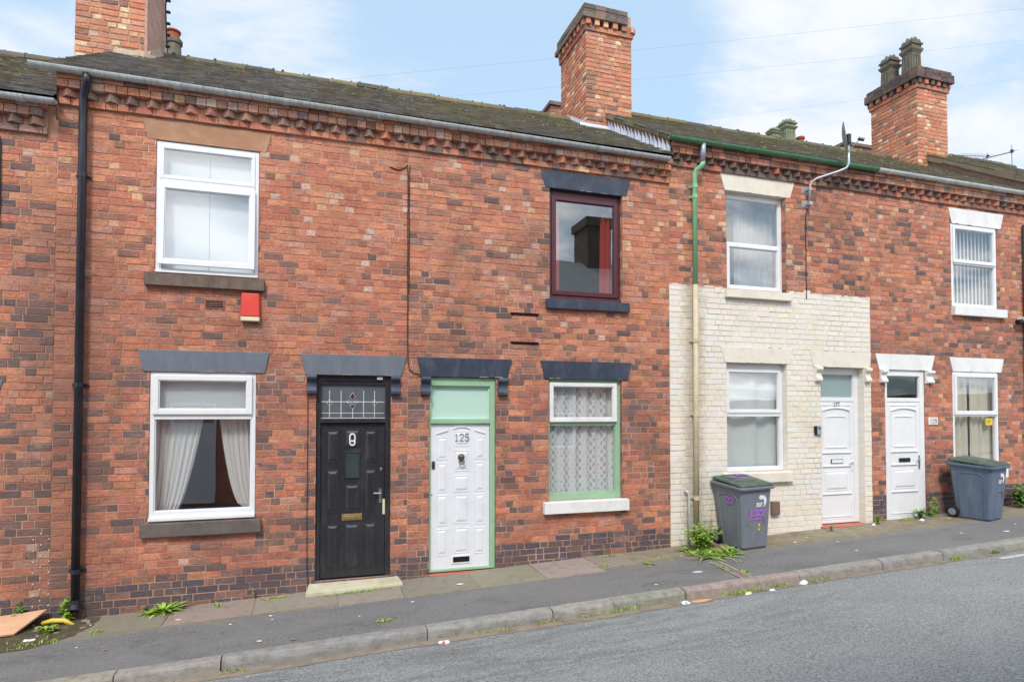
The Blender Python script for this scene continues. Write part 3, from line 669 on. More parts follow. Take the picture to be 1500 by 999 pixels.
def pleats(x0, x1, z0, z1, y, mat, name, label, amp=.02, waves=7, xtop=None, cat='curtain', seed=0, group=None, thick=.003):
    """hanging cloth; x range may move with height through xtop(t) -> (xl, xr)."""
    rr = random.Random(seed); mb = MB(); nu, nv = 60, 16; ph = [rr.uniform(0, 6.3) for _ in range(3)]
    g = []
    for k in range(nv + 1):
        t = k / nv; z = z0 + (z1 - z0) * t; xl, xr = xtop(t) if xtop else (x0, x1); row = []
        for i in range(nu + 1):
            u = i / nu
            d = amp * (math.sin(u * waves * 2 * PI + ph[0]) + .45 * math.sin(u * waves * 1.63 * 2 * PI + ph[1] + .6 * t) + .3 * math.sin(u * 3.1 + 2 * t + ph[2]))
            row.append((xl + (xr - xl) * u, y + d, z))
        g.append(row)
    for k in range(nv):
        for i in range(nu): mb.face([g[k][i], g[k][i + 1], g[k + 1][i + 1], g[k + 1][i]])
    o = mb.build(name, mat, None, origin=((x0 + x1) / 2, y, z0), smooth=True, weld=True)
    return tag(o, label, cat, group)

def moulded_panel(mb, x0, x1, z0, z1, y, m=0, style=0, lift=.016):
    """raised-and-fielded panel standing on a door leaf whose face is at y."""
    w = .016
    mb.rect_ring(x0, x1, z0, z1, w, y - lift * .45, y + .004, m)
    a = .035
    if x1 - x0 > .09 and z1 - z0 > .09:
        o = [(x0 + w, z0 + w), (x1 - w, z0 + w), (x1 - w, z1 - w), (x0 + w, z1 - w)]; i = [(x0 + w + a, z0 + w + a), (x1 - w - a, z0 + w + a), (x1 - w - a, z1 - w - a), (x0 + w + a, z1 - w - a)]
        pts = [(p[0], y - lift, p[1]) for p in i] + [(p[0], y + .001, p[1]) for p in o]
        mb.grp(pts, [(0, 1, 2, 3), (4, 5, 1, 0), (5, 6, 2, 1), (6, 7, 3, 2), (7, 4, 0, 3)], m)
def arch_bar(mb, x0, x1, z, rise, w, y0, y1, m=0, n=14):
    r = []
    for k in range(n + 1):
        t = k / n; x = x0 + (x1 - x0) * t; zz = z + rise * (1 - (2 * t - 1) ** 2)
        r.append([(x, y0, zz), (x, y1, zz), (x, y1, zz + w), (x, y0, zz + w)])
    mb.loft(r, m)

# ------------------------------------------------------------------ chimneys
def chimney(root, x0, x1, y0, y1, zb, zbody, ztop, style, cut=None):
    mb = MB()
    def cf(x, z): return vary(pick([(5, ORANGE), (4, ORANGE2), (3, RED), (2.4, PINK), (1.6, BROWN), (.8, PURPLE), (3.4, BUFF), (2.6, rgb(222, 190, 146)), (1.2, PALE)]))
    mb.box(x0 + .004, x1 - .004, y0 + .004, y1 - .004, zb, ztop - .02, 1)
    kw = dict(col=cf, m=0, joint=.017, jit=.004, d0=.006)
    bricks(mb, lambda u, v, d: (u, y0 - d, v), x0, x1, zb, zbody, **kw)
    bricks(mb, lambda u, v, d: (x0 - d, y1 - u, v), 0, y1 - y0, zb, zbody, **kw)
    if style != 'rendered_side': bricks(mb, lambda u, v, d: (x1 + d, y0 + u, v), 0, y1 - y0, zb, zbody, **kw)
    bricks(mb, lambda u, v, d: (x1 - u, y1 + d, v), 0, x1 - x0, zb, zbody, **kw)
    if style == 'rendered_side':
        g = [[(x1 + .018 + R.uniform(-.005, .006), y0 - .012 + (y1 - y0 + .024) * i / 8, zb + (zbody - zb) * k / 22) for i in range(9)] for k in range(23)]
        for k in range(22):
            for i in range(8): mb.face([g[k][i], g[k][i + 1], g[k + 1][i + 1], g[k + 1][i]], 2)
        mb.face([(x1 - .02, y0 - .0125, zb), (x1 + .018, y0 - .0125, zb), (x1 + .018, y0 - .0125, zbody), (x1 - .02, y0 - .0125, zbody)], 2)
    z = zbody
    sooty = [(3, rgb(96, 90, 84)), (2, rgb(112, 102, 94)), (1, rgb(126, 100, 86))] if style != 'dark' else [(3, rgb(70, 66, 66)), (2, rgb(84, 76, 74)), (1, rgb(104, 78, 70))]
    def course(za, zc, out, cols, gap=0., unit=.228, lim=None):
        for face in range(4):
            L = (x1 - x0 if face in (0, 2) else y1 - y0) + 2 * out; u = 0.
            while u < L - .03:
                w = min(unit * R.uniform(.96, 1.04), L - u); c = vary(pick(cols), .14); o = out + R.uniform(-.008, .006); q = .11
                a, b = u + .004 + gap / 2, u + w - .004 - gap / 2
                if b - a > .02:
                    if face == 0: bx = (x0 - out + a, x0 - out + b, y0 - o, y0 + q)
                    elif face == 2: bx = (x1 + out - b, x1 + out - a, y1 - q, y1 + o)
                    elif face == 1: bx = (x0 - o, x0 + q, y0 - out + a, y0 - out + b)
                    else: bx = (x1 - q, x1 + o, y0 - out + a, y0 - out + b)
                    mid = (bx[0] + bx[1]) / 2
                    if not (lim and mid > lim): mb.box(bx[0], bx[1], bx[2] + R.uniform(-.001, .001), bx[3], za + R.uniform(-.003, .003), zc + R.uniform(-.003, .003) + (face % 2) * .0025, 0, c)
                u += w
    bright = [(3, ORANGE), (3, RED), (2, BROWN), (1.5, BUFF), (1, PURPLE)]
    h1 = (ztop - zbody)
    course(z, z + .085, .035, bright if style != 'dark' else [(3, RED), (2, BROWN), (2, ORANGE2)]); z += .09
    mb.box(x0 - .012, x1 + .012, y0 - .012, y1 + .012, z, z + .105, 0, rgb(58, 48, 44))  # dark core behind the dentils: shade of the gaps put into its colour
    course(z, z + .10, .075, [(2, ORANGE), (2, BUFF), (2, BROWN)] if style != 'dark' else [(2, RED), (2, BROWN), (3, rgb(90, 76, 72))], .085, .185); z += .105
    while z < ztop - .05:
        last = z + .17 > ztop
        course(z, z + .085, .105 if not last else .07, sooty, 0, .228, cut if last or z + .26 > ztop else None); z += .09
    mb.box(x0 + .03, x1 - .03 if not cut else cut - .02, y0 + .03, y1 - .03, ztop - .1, ztop - .03, 1)
    return mb.build('chimney', ['chimney_brick', 'mortar_light', 'render'], root)
def crown_pot(ch, cx, cy, zb, h, w, mat):
    mb = MB()
    def sq(s, z): return [(cx - s, cy - s, z), (cx + s, cy - s, z), (cx + s, cy + s, z), (cx - s, cy + s, z)]
    a = w / 2
    mb.loft([sq(a * 1.18, zb), sq(a * 1.18, zb + .07), sq(a * 1.02, zb + .1), sq(a * .92, zb + h * .6), sq(a * 1.0, zb + h * .62), sq(a * 1.22, zb + h * .68), sq(a * 1.22, zb + h * .72), sq(a, zb + h * .74), sq(a, zb + h * .79), sq(a * 1.2, zb + h * .81), sq(a * 1.2, zb + h * .85), sq(a * .95, zb + h * .86)], 0)
    for fx, fy in ((0, -1), (-1, 0), (1, 0), (0, 1)):                 # recessed panels read as ribs
        for t in (-.55, 0, .55):
            px, py = cx + fx * a * .97 + (t * a if fx == 0 else 0), cy + fy * a * .97 + (t * a if fy == 0 else 0)
            mb.box(px - .018, px + .018, py - .018, py + .018, zb + .12, zb + h * .56)
    for ix in (-1, 0, 1):
        for iy in (-1, 0, 1):
            if ix == 0 and iy == 0: continue
            r = a * .36; px, py = cx + ix * a * .72, cy + iy * a * .72; k = 8; top = .15 if (ix == 0 or iy == 0) else .11
            mb.loft([[(px + r * s * math.cos(2 * PI * q / k), py + r * s * math.sin(2 * PI * q / k), zb + h * (.85 + top * t)) for q in range(k)] for s, t in ((.9, 0), (1, .35), (.75, .75), (.3, 1))], 0)
    return mb.build('chimney_pot', mat, ch)
def round_pot(ch, cx, cy, zb, h, r, mat):
    mb = MB(); k = 14
    mb.loft([[(cx + r * s * math.cos(2 * PI * q / k), cy + r * s * math.sin(2 * PI * q / k), zb + h * t) for q in range(k)] for s, t in ((1.1, 0), (1, .1), (.85, .8), (1.05, .84), (1.08, .95), (.98, 1), (.75, 1), (.7, .6))], 0)
    return mb.build('chimney_pot', mat, ch, smooth=False)
# ================================================================== SETTING
def strip(name, kind, mat, xs, prof, bevel=0, cols=None, c=(1, 1, 1, 1)):
    """a band swept along the street: prof(x) -> list of (y, z)"""
    mb = MB()
    for a, b in zip(xs[:-1], xs[1:]):
        p, q = prof(a), prof(b)
        for i in range(len(p) - 1): mb.face([(a, p[i][0], p[i][1]), (a, p[i + 1][0], p[i + 1][1]), (b, q[i + 1][0], q[i + 1][1]), (b, q[i][0], q[i][1])], 0, c)
    o = mb.build(name, mat, weld=True); return tag(o, kind='structure')
XS = [-40 + 2 * k for k in range(51)]
mb = MB(); mb.face([(-300, -300, gz(-300) - .5), (300, -300, gz(300) - .5), (300, 300, gz(300) - .5), (-300, 300, gz(-300) - .5)])
tag(mb.build('ground', 'earth'), kind='structure')
strip('road', 'structure', 'road', XS, lambda x: [(-7.5, rz(x, KY) - .0), (-6, rz(x, KY) + .03), (-4.5, rz(x, KY) + .045), (-3, rz(x, KY) + .03), (KY - .1, rz(x, KY) + .004), (KY + .05, rz(x, KY))])
mb = MB(); nx = 260
def pavh(x, y):
    return pz(x, y) + .006 * mnoise.noise(Vector((x * 1.1, y * 2, 0))) + .004 * mnoise.noise(Vector((x * 4, y * 4, 3)))
xs = [-24 + .25 * k for k in range(257)]; ys = [.02 - .0 - (-KY - .13 + .02 - .0) * k / 14 for k in range(15)]
for i in range(len(xs) - 1):
    for k in range(14): mb.face([(xs[i], ys[k + 1], pavh(xs[i], ys[k + 1])), (xs[i + 1], ys[k + 1], pavh(xs[i + 1], ys[k + 1])), (xs[i + 1], ys[k], pavh(xs[i + 1], ys[k])), (xs[i], ys[k], pavh(xs[i], ys[k]))])
tag(mb.build('pavement', 'pavement', weld=True), kind='structure')
# stone slabs along the wall foot, broken off where the mud patch begins
mb = MB(); x = .42
while x < 7.0:
    w = R.uniform(.72, 1.05); y1 = -.60 - R.uniform(0, .06) - (.1 if 2.6 < x < 6 else 0); a, b = x + .006, min(x + w, 7.1) - .006
    c = vary(pick([(3, rgb(146, 138, 126)), (3, rgb(150, 138, 128)), (2, rgb(138, 132, 116)), (1.5, rgb(154, 140, 132))]), .08)
    n = 6
    for i in range(n):
        p, q = a + (b - a) * i / n, a + (b - a) * (i + 1) / n; h = .006
        e0, e1 = y1 + R.uniform(-.008, .008), y1 + R.uniform(-.008, .008)
        mb.face([(p, y1, pz(p, y1) + h), (q, y1, pz(q, y1) + h), (q, .0, pz(q, 0) + h), (p, .0, pz(p, 0) + h)], 0, c)
        mb.face([(p, y1, pz(p, y1) - .02), (q, y1, pz(q, y1) - .02), (q, y1, pz(q, y1) + h), (p, y1, pz(p, y1) + h)], 0, c)
    for xx, s in ((a, 1), (b, -1)):
        f = [(xx, y1, pz(xx, y1) - .02), (xx, 0, pz(xx, 0) - .02), (xx, 0, pz(xx, 0) + .006), (xx, y1, pz(xx, y1) + .006)]
        mb.face(f if s < 0 else f[::-1], 0, c)
    x += w
tag(mb.build('path', 'slab'), kind='structure')
# kerb stones with their worn, rounded arrises
mb = MB(); x = -24.0; edges = []
stops = [-24, -22, -20, -18, -16, -14, -12, -10, -8, -6, -4, -2.2, -.55, 1.12, 2.0, 3.95, 5.35, 6.1, 7.05, 8.72, 10.1, 11.2, 12.4, 13.6, 14.8, 16.2, 17.6, 19, 21, 23, 26, 29, 32, 36, 40]
for a, b in zip(stops[:-1], stops[1:]):
    c = vary(rgb(156, 153, 145), .08) if not (abs(a - 7.05) < .01) else rgb(164, 150, 142)
    n = max(3, int((b - a) / .14)); dz = R.uniform(-.006, .008); dy = R.uniform(-.008, .008); rows = []
    for i in range(n + 1):
        xx = a + .006 + (b - a - .012) * i / n; w = lambda: R.uniform(-.0035, .0035)
        t = pz(xx, KY) + .008 + dz; bt = rz(xx, KY) - .03; y0 = KY + dy
        rows.append([(xx, y0 + .14, t + .004 - dz), (xx, y0 + .06 + w(), t + w()), (xx, y0 + .028 + w(), t - .004 + w()), (xx, y0 + .010 + w(), t - .014 + w()), (xx, y0 + w(), t - .036 + w()), (xx, y0 - .004 + w(), t - .07 + w()), (xx, y0 - .006, bt), (xx, y0 + .14, bt)])
    mb.loft(rows, 0, c)
tag(mb.build('kerb', 'stone', smooth=False, weld=True), kind='structure')
# gutter channel: dusty setts at the foot of the kerb
mb = MB(); x = -20
while x < 36:
    w = R.uniform(.5, 1.2) if x < 6 else R.uniform(.3, .7); yo = KY - .13 - R.uniform(0, .03) if x < 7 else KY - .05 - R.uniform(0, .09)
    a, b = x + .004, x + w - .004; k = .009
    mb.face([(a, yo, rz(a, KY) + k), (b, yo + R.uniform(-.01, .01), rz(b, KY) + k), (b, KY + .02, rz(b, KY) + k), (a, KY + .02, rz(a, KY) + k)], 0, vary(rgb(170, 158, 146), .1))
    x += w
tag(mb.build('gutter_channel', 'gully'), kind='structure')
# drain channel across the pavement by the bin
mb = MB()
for k in range(5):
    for s, (wa, cc) in enumerate(((.03, rgb(176, 160, 148)), (.11, rgb(132, 116, 104)), (.03, rgb(176, 160, 148)))):
        xo = (0, .033, .146)[s]; ya, yb = -.92 - .16 * k, -.92 - .16 * (k + 1) + .006; f = lambda y: 8.02 + .10 * (y + .92)
        hh = .008 if s != 1 else .004
        p = [(f(yb) + xo, yb, pz(8, yb) + hh), (f(yb) + xo + wa, yb, pz(8, yb) + hh), (f(ya) + xo + wa, ya, pz(8, ya) + hh), (f(ya) + xo, ya, pz(8, ya) + hh)]
        mb.face(p, 0, vary(cc, .08))
tag(mb.build('drain_channel', 'slab'), kind='structure')
mb = MB()
for a, b in ((11.95, 13.6),):
    mb.face([(a, -2.13, rz(a, KY) + .012), (b, -2.13, rz(b, KY) + .012), (b, -2.06, rz(b, KY) + .012), (a, -2.05, rz(a, KY) + .012)])
tag(mb.build('road_marking', 'line'), kind='structure')
strip('far_kerb', 'structure', 'stone', XS, lambda x: [(-7.4, rz(x, KY) - .05), (-7.4, rz(x, KY) + .11), (-7.53, rz(x, KY) + .11)], c=rgb(160, 154, 146))
strip('far_pavement', 'structure', 'pavement', XS, lambda x: [(-9.2, rz(x, KY) + .14), (-7.53, rz(x, KY) + .108)])

# ================================================================== THE TERRACE
ZS = {0: 3.16, 1: 3.53, 2: 3.53, 3: 3.82, 4: 3.82, 5: 4.11}
EXT = {0: (-4, 0), 1: (0, 4), 2: (4, 8), 3: (8, 12), 4: (12, 16), 5: (16, 20)}
LAB = {0: 'red brick terraced house cut off by the left edge, its eaves lower than its neighbour',
       1: 'red brick terraced house with black panelled door and big white lounge window',
       2: 'red brick terraced house with pale green door frame and number 125',
       3: 'terraced house with its ground floor painted cream and green drainpipe',
       4: 'red brick terraced house with white lintels and white door beside the cream house',
       5: 'brick terraced house at far right end whose roof verge rises behind the last chimney'}
OP = {0: [(-3.0, -1.85, 1.3, 2.87, .08), (-3.0, -1.85, -1.65, .12, .08), (-1.5, -.6, -2.45, .12, .1)],
      1: [(1.0, 2.14, 1.67, 3.26, .06), (.965, 2.13, -1.28, .49, .06), (2.84, 3.78, -2.13, .49, .16)],
      2: [(6.03, 7.2, 1.65, 3.26, .14), (6.01, 7.18, -1.26, .5, .12), (4.29, 5.22, -2.16, .49, .14)],
      3: [(9.05, 10.21, 1.97, 3.56, .16), (9.03, 10.2, -.94, .8, .16), (10.89, 11.82, -1.9, .77, .18)],
      4: [(13.93, 15.1, 1.96, 3.49, .06), (13.91, 15.08, -1.03, .76, .06), (12.3, 13.23, -1.88, .76, .12)],
      5: [(17.0, 18.15, 2.25, 3.8, .08), (17.0, 18.15, -.7, 1.05, .08), (18.9, 19.82, -1.6, 1.05, .1)]}
H = {}
for h in range(6):
    x0, x1 = EXT[h]
    H[h] = thing('terraced_house', LAB[h], 'house', (x0, 0, gz(x0)), 'houses of the brick terrace')
    low = {1: ZS[0], 3: ZS[2], 5: ZS[4]}.get(h)
    cream = (8.0, 11.985, gz(8) - .25, 1.985) if h == 3 else None
    house_shell(h, x0, x1, ZS[h], H[h], OP[h], brick_col(h if h < 5 else 4), cream, (low + .42 + TAN * .13) if low is not None else None)
    cornice(h if h < 5 else 4, x0 + (.01 if h in (1, 3, 5) else 0), x1 - (.09 if h in (0,) else .002), ZS[h], H[h])
    roofing(h, x0, x1, ZS[h], H[h], 'tile' if h < 2 else 'tile_mossy', h in (0, 1, 3, 5) and h != 0, False, {0: .25, 1: -.02, 2: .1, 3: .5, 4: .5, 5: .2}[h])
# gutters
gutter(-4, .04, ZS[0] + .335, H[0], 'grey_gutter', joints=(-.95, -.3))
gutter(-.22, 4.0, ZS[1] + .355, H[1], 'grey_gutter', cap_right=False, joints=(.25, 1.25, 2.45, 3.6), slope=-.012)
gutter(4.0, 7.9, ZS[2] + .343, H[2], 'grey_gutter', cap_left=False, joints=(4.55, 5.6, 6.75), slope=-.02)
g3 = gutter(7.9, 12.0, ZS[3] + .37, H[3], 'green_gutter', joints=(8.42, 9.3, 10.35), cap_right=False)
gutter(12.0, 15.98, ZS[4] + .37, H[4], 'white_gutter', cap_left=False, joints=(12.25, 13.6, 14.9), slope=-.01)
gutter(15.98, 20, ZS[5] + .36, H[5], 'grey_gutter')
# lead flashing stepped up house 2's roof against the higher gable
mb = MB(); n = 17; low = ZS[2] + .42 + TAN * .13
for k in range(n):
    y = -.1 + k * 2.1 / n; w = 2.1 / n - .012; z = low + TAN * y
    a = R.uniform(-.02, .02)
    mb.prism([], 0, 0) if False else None
    xo = 7.975 - .004 * (k % 2)
    mb.face([(xo, y, z + .0), (xo, y + w, z + TAN * w), (xo, y + w, z + TAN * w + .20 + a), (xo, y, z + .10)][::-1])
    mb.face([(xo, y + w, z + TAN * w), (xo + .02, y + w, z + TAN * w), (xo + .02, y + w, z + TAN * w + .2 + a), (xo, y + w, z + TAN * w + .2 + a)])
for k in range(14):
    y = -.1 + k * .15; z = low + TAN * y
    mb.face([(7.86, y, z + .012), (7.975, y, z + .02), (7.975, y + .15, z + TAN * .15 + .02), (7.86, y + .15, z + TAN * .15 + .012)])
mb.build('flashing', 'lead', H[2])

# chimneys
c1 = chimney(H[1], -.5, .40, 2.0, 3.15, 4.6, 7.08, 7.5, 'rendered_side')
c2 = chimney(H[3], 7.54, 8.47, 2.0, 3.2, 4.8, 7.06, 7.5, 'plain', 8.28)
c4 = chimney(H[4], 15.69, 16.6, 2.0, 3.2, 5.1, 7.33, 7.8, 'dark', None)
crown_pot(c1, -.05, 2.4, 7.46, .85, .32, 'grey_stone')
crown_pot(c4, 16.05, 2.42, 7.76, .98, .285, 'grey_stone')
crown_pot(c4, 16.03, 2.96, 7.74, .88, .285, 'grey_stone')
mb = MB()                                                      # cement fillets where the stacks meet the tiles
def fillet(x0, x1, yb, zoff, mat, c, seed, xr=None):
    rr = random.Random(seed); mb = MB(); n = 12; low = zoff
    rows = []
    for i in range(n + 1):
        x = x0 + (x1 - x0) * i / n; o = rr.uniform(-.03, .03)
        rows.append([(x, yb - .14 + o, low + TAN * (yb - .14 + o) + .0), (x, yb - .05, low + TAN * (yb - .05) + .07 + rr.uniform(-.01, .01)), (x, yb + .02, low + TAN * yb + .13), (x, yb + .05, low + TAN * yb - .05)])
    mb.loft(rows); return mb.build('flaunching', mat, c, weld=True)
lowz = lambda h: ZS[h] + .42 + TAN * .13
fillet(0.0, .46, 2.0, lowz(1), 'cement', c1, 1); 
mb = MB(); rows = []
for i in range(9):
    y = 1.9 + i * .14; z = lowz(1) + TAN * min(y, 2.8)
    rows.append([(.40, y, z + .14), (.5 + R.uniform(-.02, .02), y, z + .012), (.40, y, z - .03)])
mb.loft(rows); mb.build('flaunching', 'cement', c1)
mb = MB()
for k in range(9):                                             # stepped lead soakers up the stack's left foot
    y = 1.98 + k * .1; z = low + TAN * min(y, 2.8)
    mb.face([(7.53 - .004 * (k % 2), y, z - .02), (7.53, y + .09, z + .035), (7.53, y + .09, z + .17), (7.53, y, z + .09)][::-1])
mb.face([(7.4, 1.965, low + TAN * 1.9), (8.0, 1.965, low + TAN * 1.9), (8.0, 1.965, low + TAN * 2 + .06), (7.4, 1.965, low + TAN * 2 + .06)])
mb.build('flashing', 'lead', c2)
mb = MB(); mb.tube([(.49, 2.9, 5.85), (.46, 2.9, 6.6), (.5, 2.88, 7.3)], .011, 6)
for k in range(7): mb.box(.47, .53, 2.88, 2.92, 5.95 + k * .19, 5.98 + k * .19)
mb.build('cable', 'cable', c1)

# ---- house 1
h = H[1]
lintel(h, .85, 2.28, 3.265, 3.51, 'brown_stone', .06, .012)
sill(h, .9, 2.215, 1.51, 1.665, 'sill_stone')
mb = MB(); frame_with_bead(mb, 1.003, 2.137, 1.672, 3.255, (.045, .045, .05, .045), .004, .075)
mb.box(1.05, 2.09, -.004, .07, 2.745, 2.81)
mb.box(1.003, 2.137, -.03, .03, 1.674, 1.70)
w = mb.build('window', 'white', h, bevel=.004)
mb = MB(); frame_with_bead(mb, 1.048, 2.092, 2.81, 3.208, .035, -.008, .04); mb.build('fixed_frame', 'white', w, bevel=.003)
mb = MB(); frame_with_bead(mb, 1.04, 2.1, 1.765, 2.75, .062, -.03, .02)
for v in range(len(mb.v)): x, y, z = mb.v[v]; mb.v[v] = (x, y - .05 * (2.75 - z), z)
op = mb.build('opener', 'white', w, bevel=.004)
mb = MB(); mb.box(1.095, 2.045, -.05, -.044, 1.82, 2.70)
for v in range(len(mb.v)): x, y, z = mb.v[v]; mb.v[v] = (x, y + .045 - .05 * (2.75 - z), z)
mb.build('pane', 'pane', op)
pane(w, 1.083, 2.057, 2.845, 3.173, .012)
lintel(h, .84, 2.28, .495, .75, 'grey_paint', .055, .02)
sill(h, .89, 2.2, -1.455, -1.285, 'sill_black')
mb = MB(); frame_with_bead(mb, .968, 2.127, -1.276, .486, (.05, .05, .11, .05), .006, .075); mb.box(1.018, 2.077, .0, .07, -.075, -.01)
mb.box(.968, 2.127, -.03, .03, -1.274, -1.235)
w = mb.build('window', 'white', h, bevel=.004)
mb = MB(); frame_with_bead(mb, 1.0, 2.085, -.015, .452, .06, -.028, .02); op = mb.build('opener', 'white', w, bevel=.004)
pane(op, 1.065, 2.02, .05, .387, -.008); pane(w, 1.022, 2.073, -1.16, -.08, .03)
mb = MB(); mb.box(1.51, 1.53, .03, .045, .05, .06); mb.tube([(1.52, .035, .05), (1.515, .03, .12)], .008, 6); mb.build('handle', 'white', op)
# black door
lintel(h, 2.64, 3.98, .49, .75, 'grey_paint', .07, .022, [(2.725, 2.845, .235), (3.775, 3.895, .235)], 'navy')
mb = MB(); mb.rect_ring(2.843, 3.777, -2.125, .487, (.05, .065, .0001, .07), .03, .12); mb.box(2.893, 3.712, .02, .12, -.125, -.07); mb.box(2.893, 3.712, .045, .12, .375, .417)
w = mb.build('door_frame', 'black_paint', h, bevel=.004)
mb = MB(); mb.box(2.89, 3.715, .075, .083, -.075, .38); pn = mb.build('pane', 'pane_dark', w)
mb = MB(); X = lambda u: 2.86 + (u - 245) * (3.72 - 2.86) / (1170 - 245); Zt = lambda v: .372 - (v - 480) * .45 / (975 - 480)
for u in (400, 555, 862, 1013): mb.box(X(u) - .005, X(u) + .005, .07, .076, Zt(965), Zt(565))
mb.box(X(712) - .005, X(712) + .005, .07, .076, Zt(965), Zt(820)); mb.box(2.9, 3.7, .0695, .076, Zt(895), Zt(885)); mb.box(2.9, 3.7, .0695, .076, Zt(735), Zt(722)); mb.box(2.89, 3.71, .068, .076, Zt(975), Zt(955))
def came_loop(pts, r=.004): mb.tube([(X(u), .072, Zt(v)) for u, v in pts + pts[:1]], r, 5, cap=False)
petals = [([(710, 595), (750, 655), (712, 700), (668, 660)], 'petal_red'), ([(620, 728), (665, 705), (705, 730), (665, 755)], 'petal_green'), ([(718, 730), (760, 705), (803, 730), (760, 755)], 'petal_green'), ([(712, 760), (748, 785), (714, 835), (672, 785)], 'petal_blue'),
          ([(398, 690), (435, 745), (398, 790), (362, 745)], 'petal_green'), ([(1013, 690), (1050, 745), (1015, 790), (985, 745)], 'petal_green')]
for p, _ in petals: came_loop(p)
mb.build('lead_came', 'came', w)
for p, m_ in petals:
    pb = MB(); pb.prism([(X(u), Zt(v)) for u, v in p][::-1], .0725, .0755); pb.build('stained_petal', m_, w)
mb = MB(); mb.box(3.60, 3.675, .01, .03, .44, .475); mb.build('sensor', 'white', w, bevel=.004)
lf = MB(); lx0, lx1, lz0, lz1, ly = 2.895, 3.71, -2.115, -.135, .06
lf.box(lx0, lx1, ly, ly + .045, lz0, lz1)
cols3 = [(2.965, 3.135), (3.19, 3.395), (3.44, 3.61)]
for (a, b) in (cols3[0], cols3[2]):
    for (za, zb) in ((-.64, -.22), (-1.28, -.73), (-2.01, -1.43)): moulded_panel(lf, a, b, za, zb, ly)
for (za, zb) in ((-.44, -.21), (-1.28, -.92), (-2.01, -1.43)): moulded_panel(lf, *cols3[1], za, zb, ly)
lf.rect_ring(3.19, 3.395, -.85, -.5, .02, ly - .012, ly + .004)
d = lf.build('door', 'black_paint', h, bevel=.003)
mb = MB(); mb.box(3.21, 3.375, ly - .004, ly + .002, -.83, -.52); mb.build('pane', 'pane_green', d)
mb = MB(); n = 20
ring = [(3.292 + .032 * math.cos(a) * (1), -.345 + (.04 if math.sin(a) >= 0 else -.04) + .033 * math.sin(a)) for a in [2 * PI * k / n for k in range(n)]]
mb.tube([(x, ly - .022, z) for x, z in ring + ring[:1]], .011, 8, cap=False); mb.box(3.265, 3.32, ly - .028, ly, -.372, -.352); mb.build('knocker', 'white_paint', d, smooth=False)
mb = MB(); mb.box(3.165, 3.42, ly - .014, ly, -1.39, -1.305); mb.box(3.185, 3.40, ly - .022, ly - .014, -1.375, -1.33); mb.build('letterbox', 'brass', d, bevel=.004)
mb = MB(); mb.box(3.635, 3.672, ly - .01, ly, -1.18, -.99); mb.tube([(3.653, ly - .01, -1.05), (3.653, ly - .05, -1.05), (3.56, ly - .055, -1.045)], .011, 8); mb.build('handle', 'chrome', d)
mb = MB(); mb.box(3.645, 3.675, ly - .02, ly, -.76, -.72); mb.build('lock', 'chrome', d, bevel=.004)
mb = MB(); mb.box(3.683, 3.715, ly - .014, ly, -1.33, -1.13); mb.build('strike_plate', 'aged_plastic', d)
mb = MB(); mb.hexa([(2.73, -.24, -2.285), (3.92, -.24, -2.255), (3.92, -.235, -2.175), (2.73, -.235, -2.20), (2.78, .1, -2.285), (3.87, .1, -2.255), (3.87, .1, -2.125), (2.78, .1, -2.135)])
mb.build('doorstep', 'step_stone', h, bevel=.012)
# ---- house 2
h = H[2]
lintel(h, 5.89, 7.34, 3.255, 3.51, 'navy', .075, .012)
sill(h, 5.965, 7.285, 1.5, 1.65, 'navy', .07)
mb = MB(); frame_with_bead(mb, 6.033, 7.197, 1.652, 3.257, (.055, .055, .07, .09), .07, .14); mb.box(6.033, 7.197, .03, .1, 1.654, 1.69); w = mb.build('window', 'maroon', h, bevel=.005)
mb = MB(); frame_with_bead(mb, 6.085, 7.148, 1.72, 3.17, .062, .052, .1); op = mb.build('opener', 'maroon', w, bevel=.006); pane(op, 6.155, 7.078, 1.79, 3.10, .075)
lintel(h, 5.88, 7.34, .495, .75, 'navy', .07, .02)
sill(h, 5.92, 7.255, -1.43, -1.255, 'white_paint', .085)
mb = MB(); frame_with_bead(mb, 6.013, 7.177, -1.253, .497, (.03, .075, .09, .06), .045, .12); mb.box(6.043, 7.1, .05, .12, -.18, -.125); w = mb.build('window', 'green_frame', h, bevel=.004)
mb = MB(); frame_with_bead(mb, 6.035, 7.107, -.128, .442, .055, .01, .07); op = mb.build('opener', 'white_paint', w, bevel=.005)
pane(op, 6.1, 7.04, -.065, .38, .04); pane(w, 6.055, 7.09, -1.15, -.19, .09)
lintel(h, 4.12, 5.45, .49, .75, 'navy', .06, .024, [(4.175, 4.30, .235), (5.25, 5.385, .235)], 'navy')
mb = MB(); mb.rect_ring(4.293, 5.217, -2.14, .487, (.022, .07, .03, .115), .02, .14); mb.box(4.315, 5.147, .012, .14, -.142, -.085); w = mb.build('door_frame', 'green_frame', h, bevel=.004)
mb = MB(); mb.box(4.31, 5.15, .075, .085, -.09, .375); mb.build('transom_panel', 'green_panel', w)
mb = MB(); mb.rect_ring(4.315, 5.147, -.085, .372, .02, .05, .08); mb.build('transom_bead', 'green_panel', w, bevel=.004)
lf = MB(); ly = .05; lf.box(4.318, 5.144, ly, ly + .045, -2.11, -.146); Zd = lambda v: .48 - (v - 553) * .00916
cols = [(4.40, 4.56), (4.635, 4.86), (4.93, 5.088)]
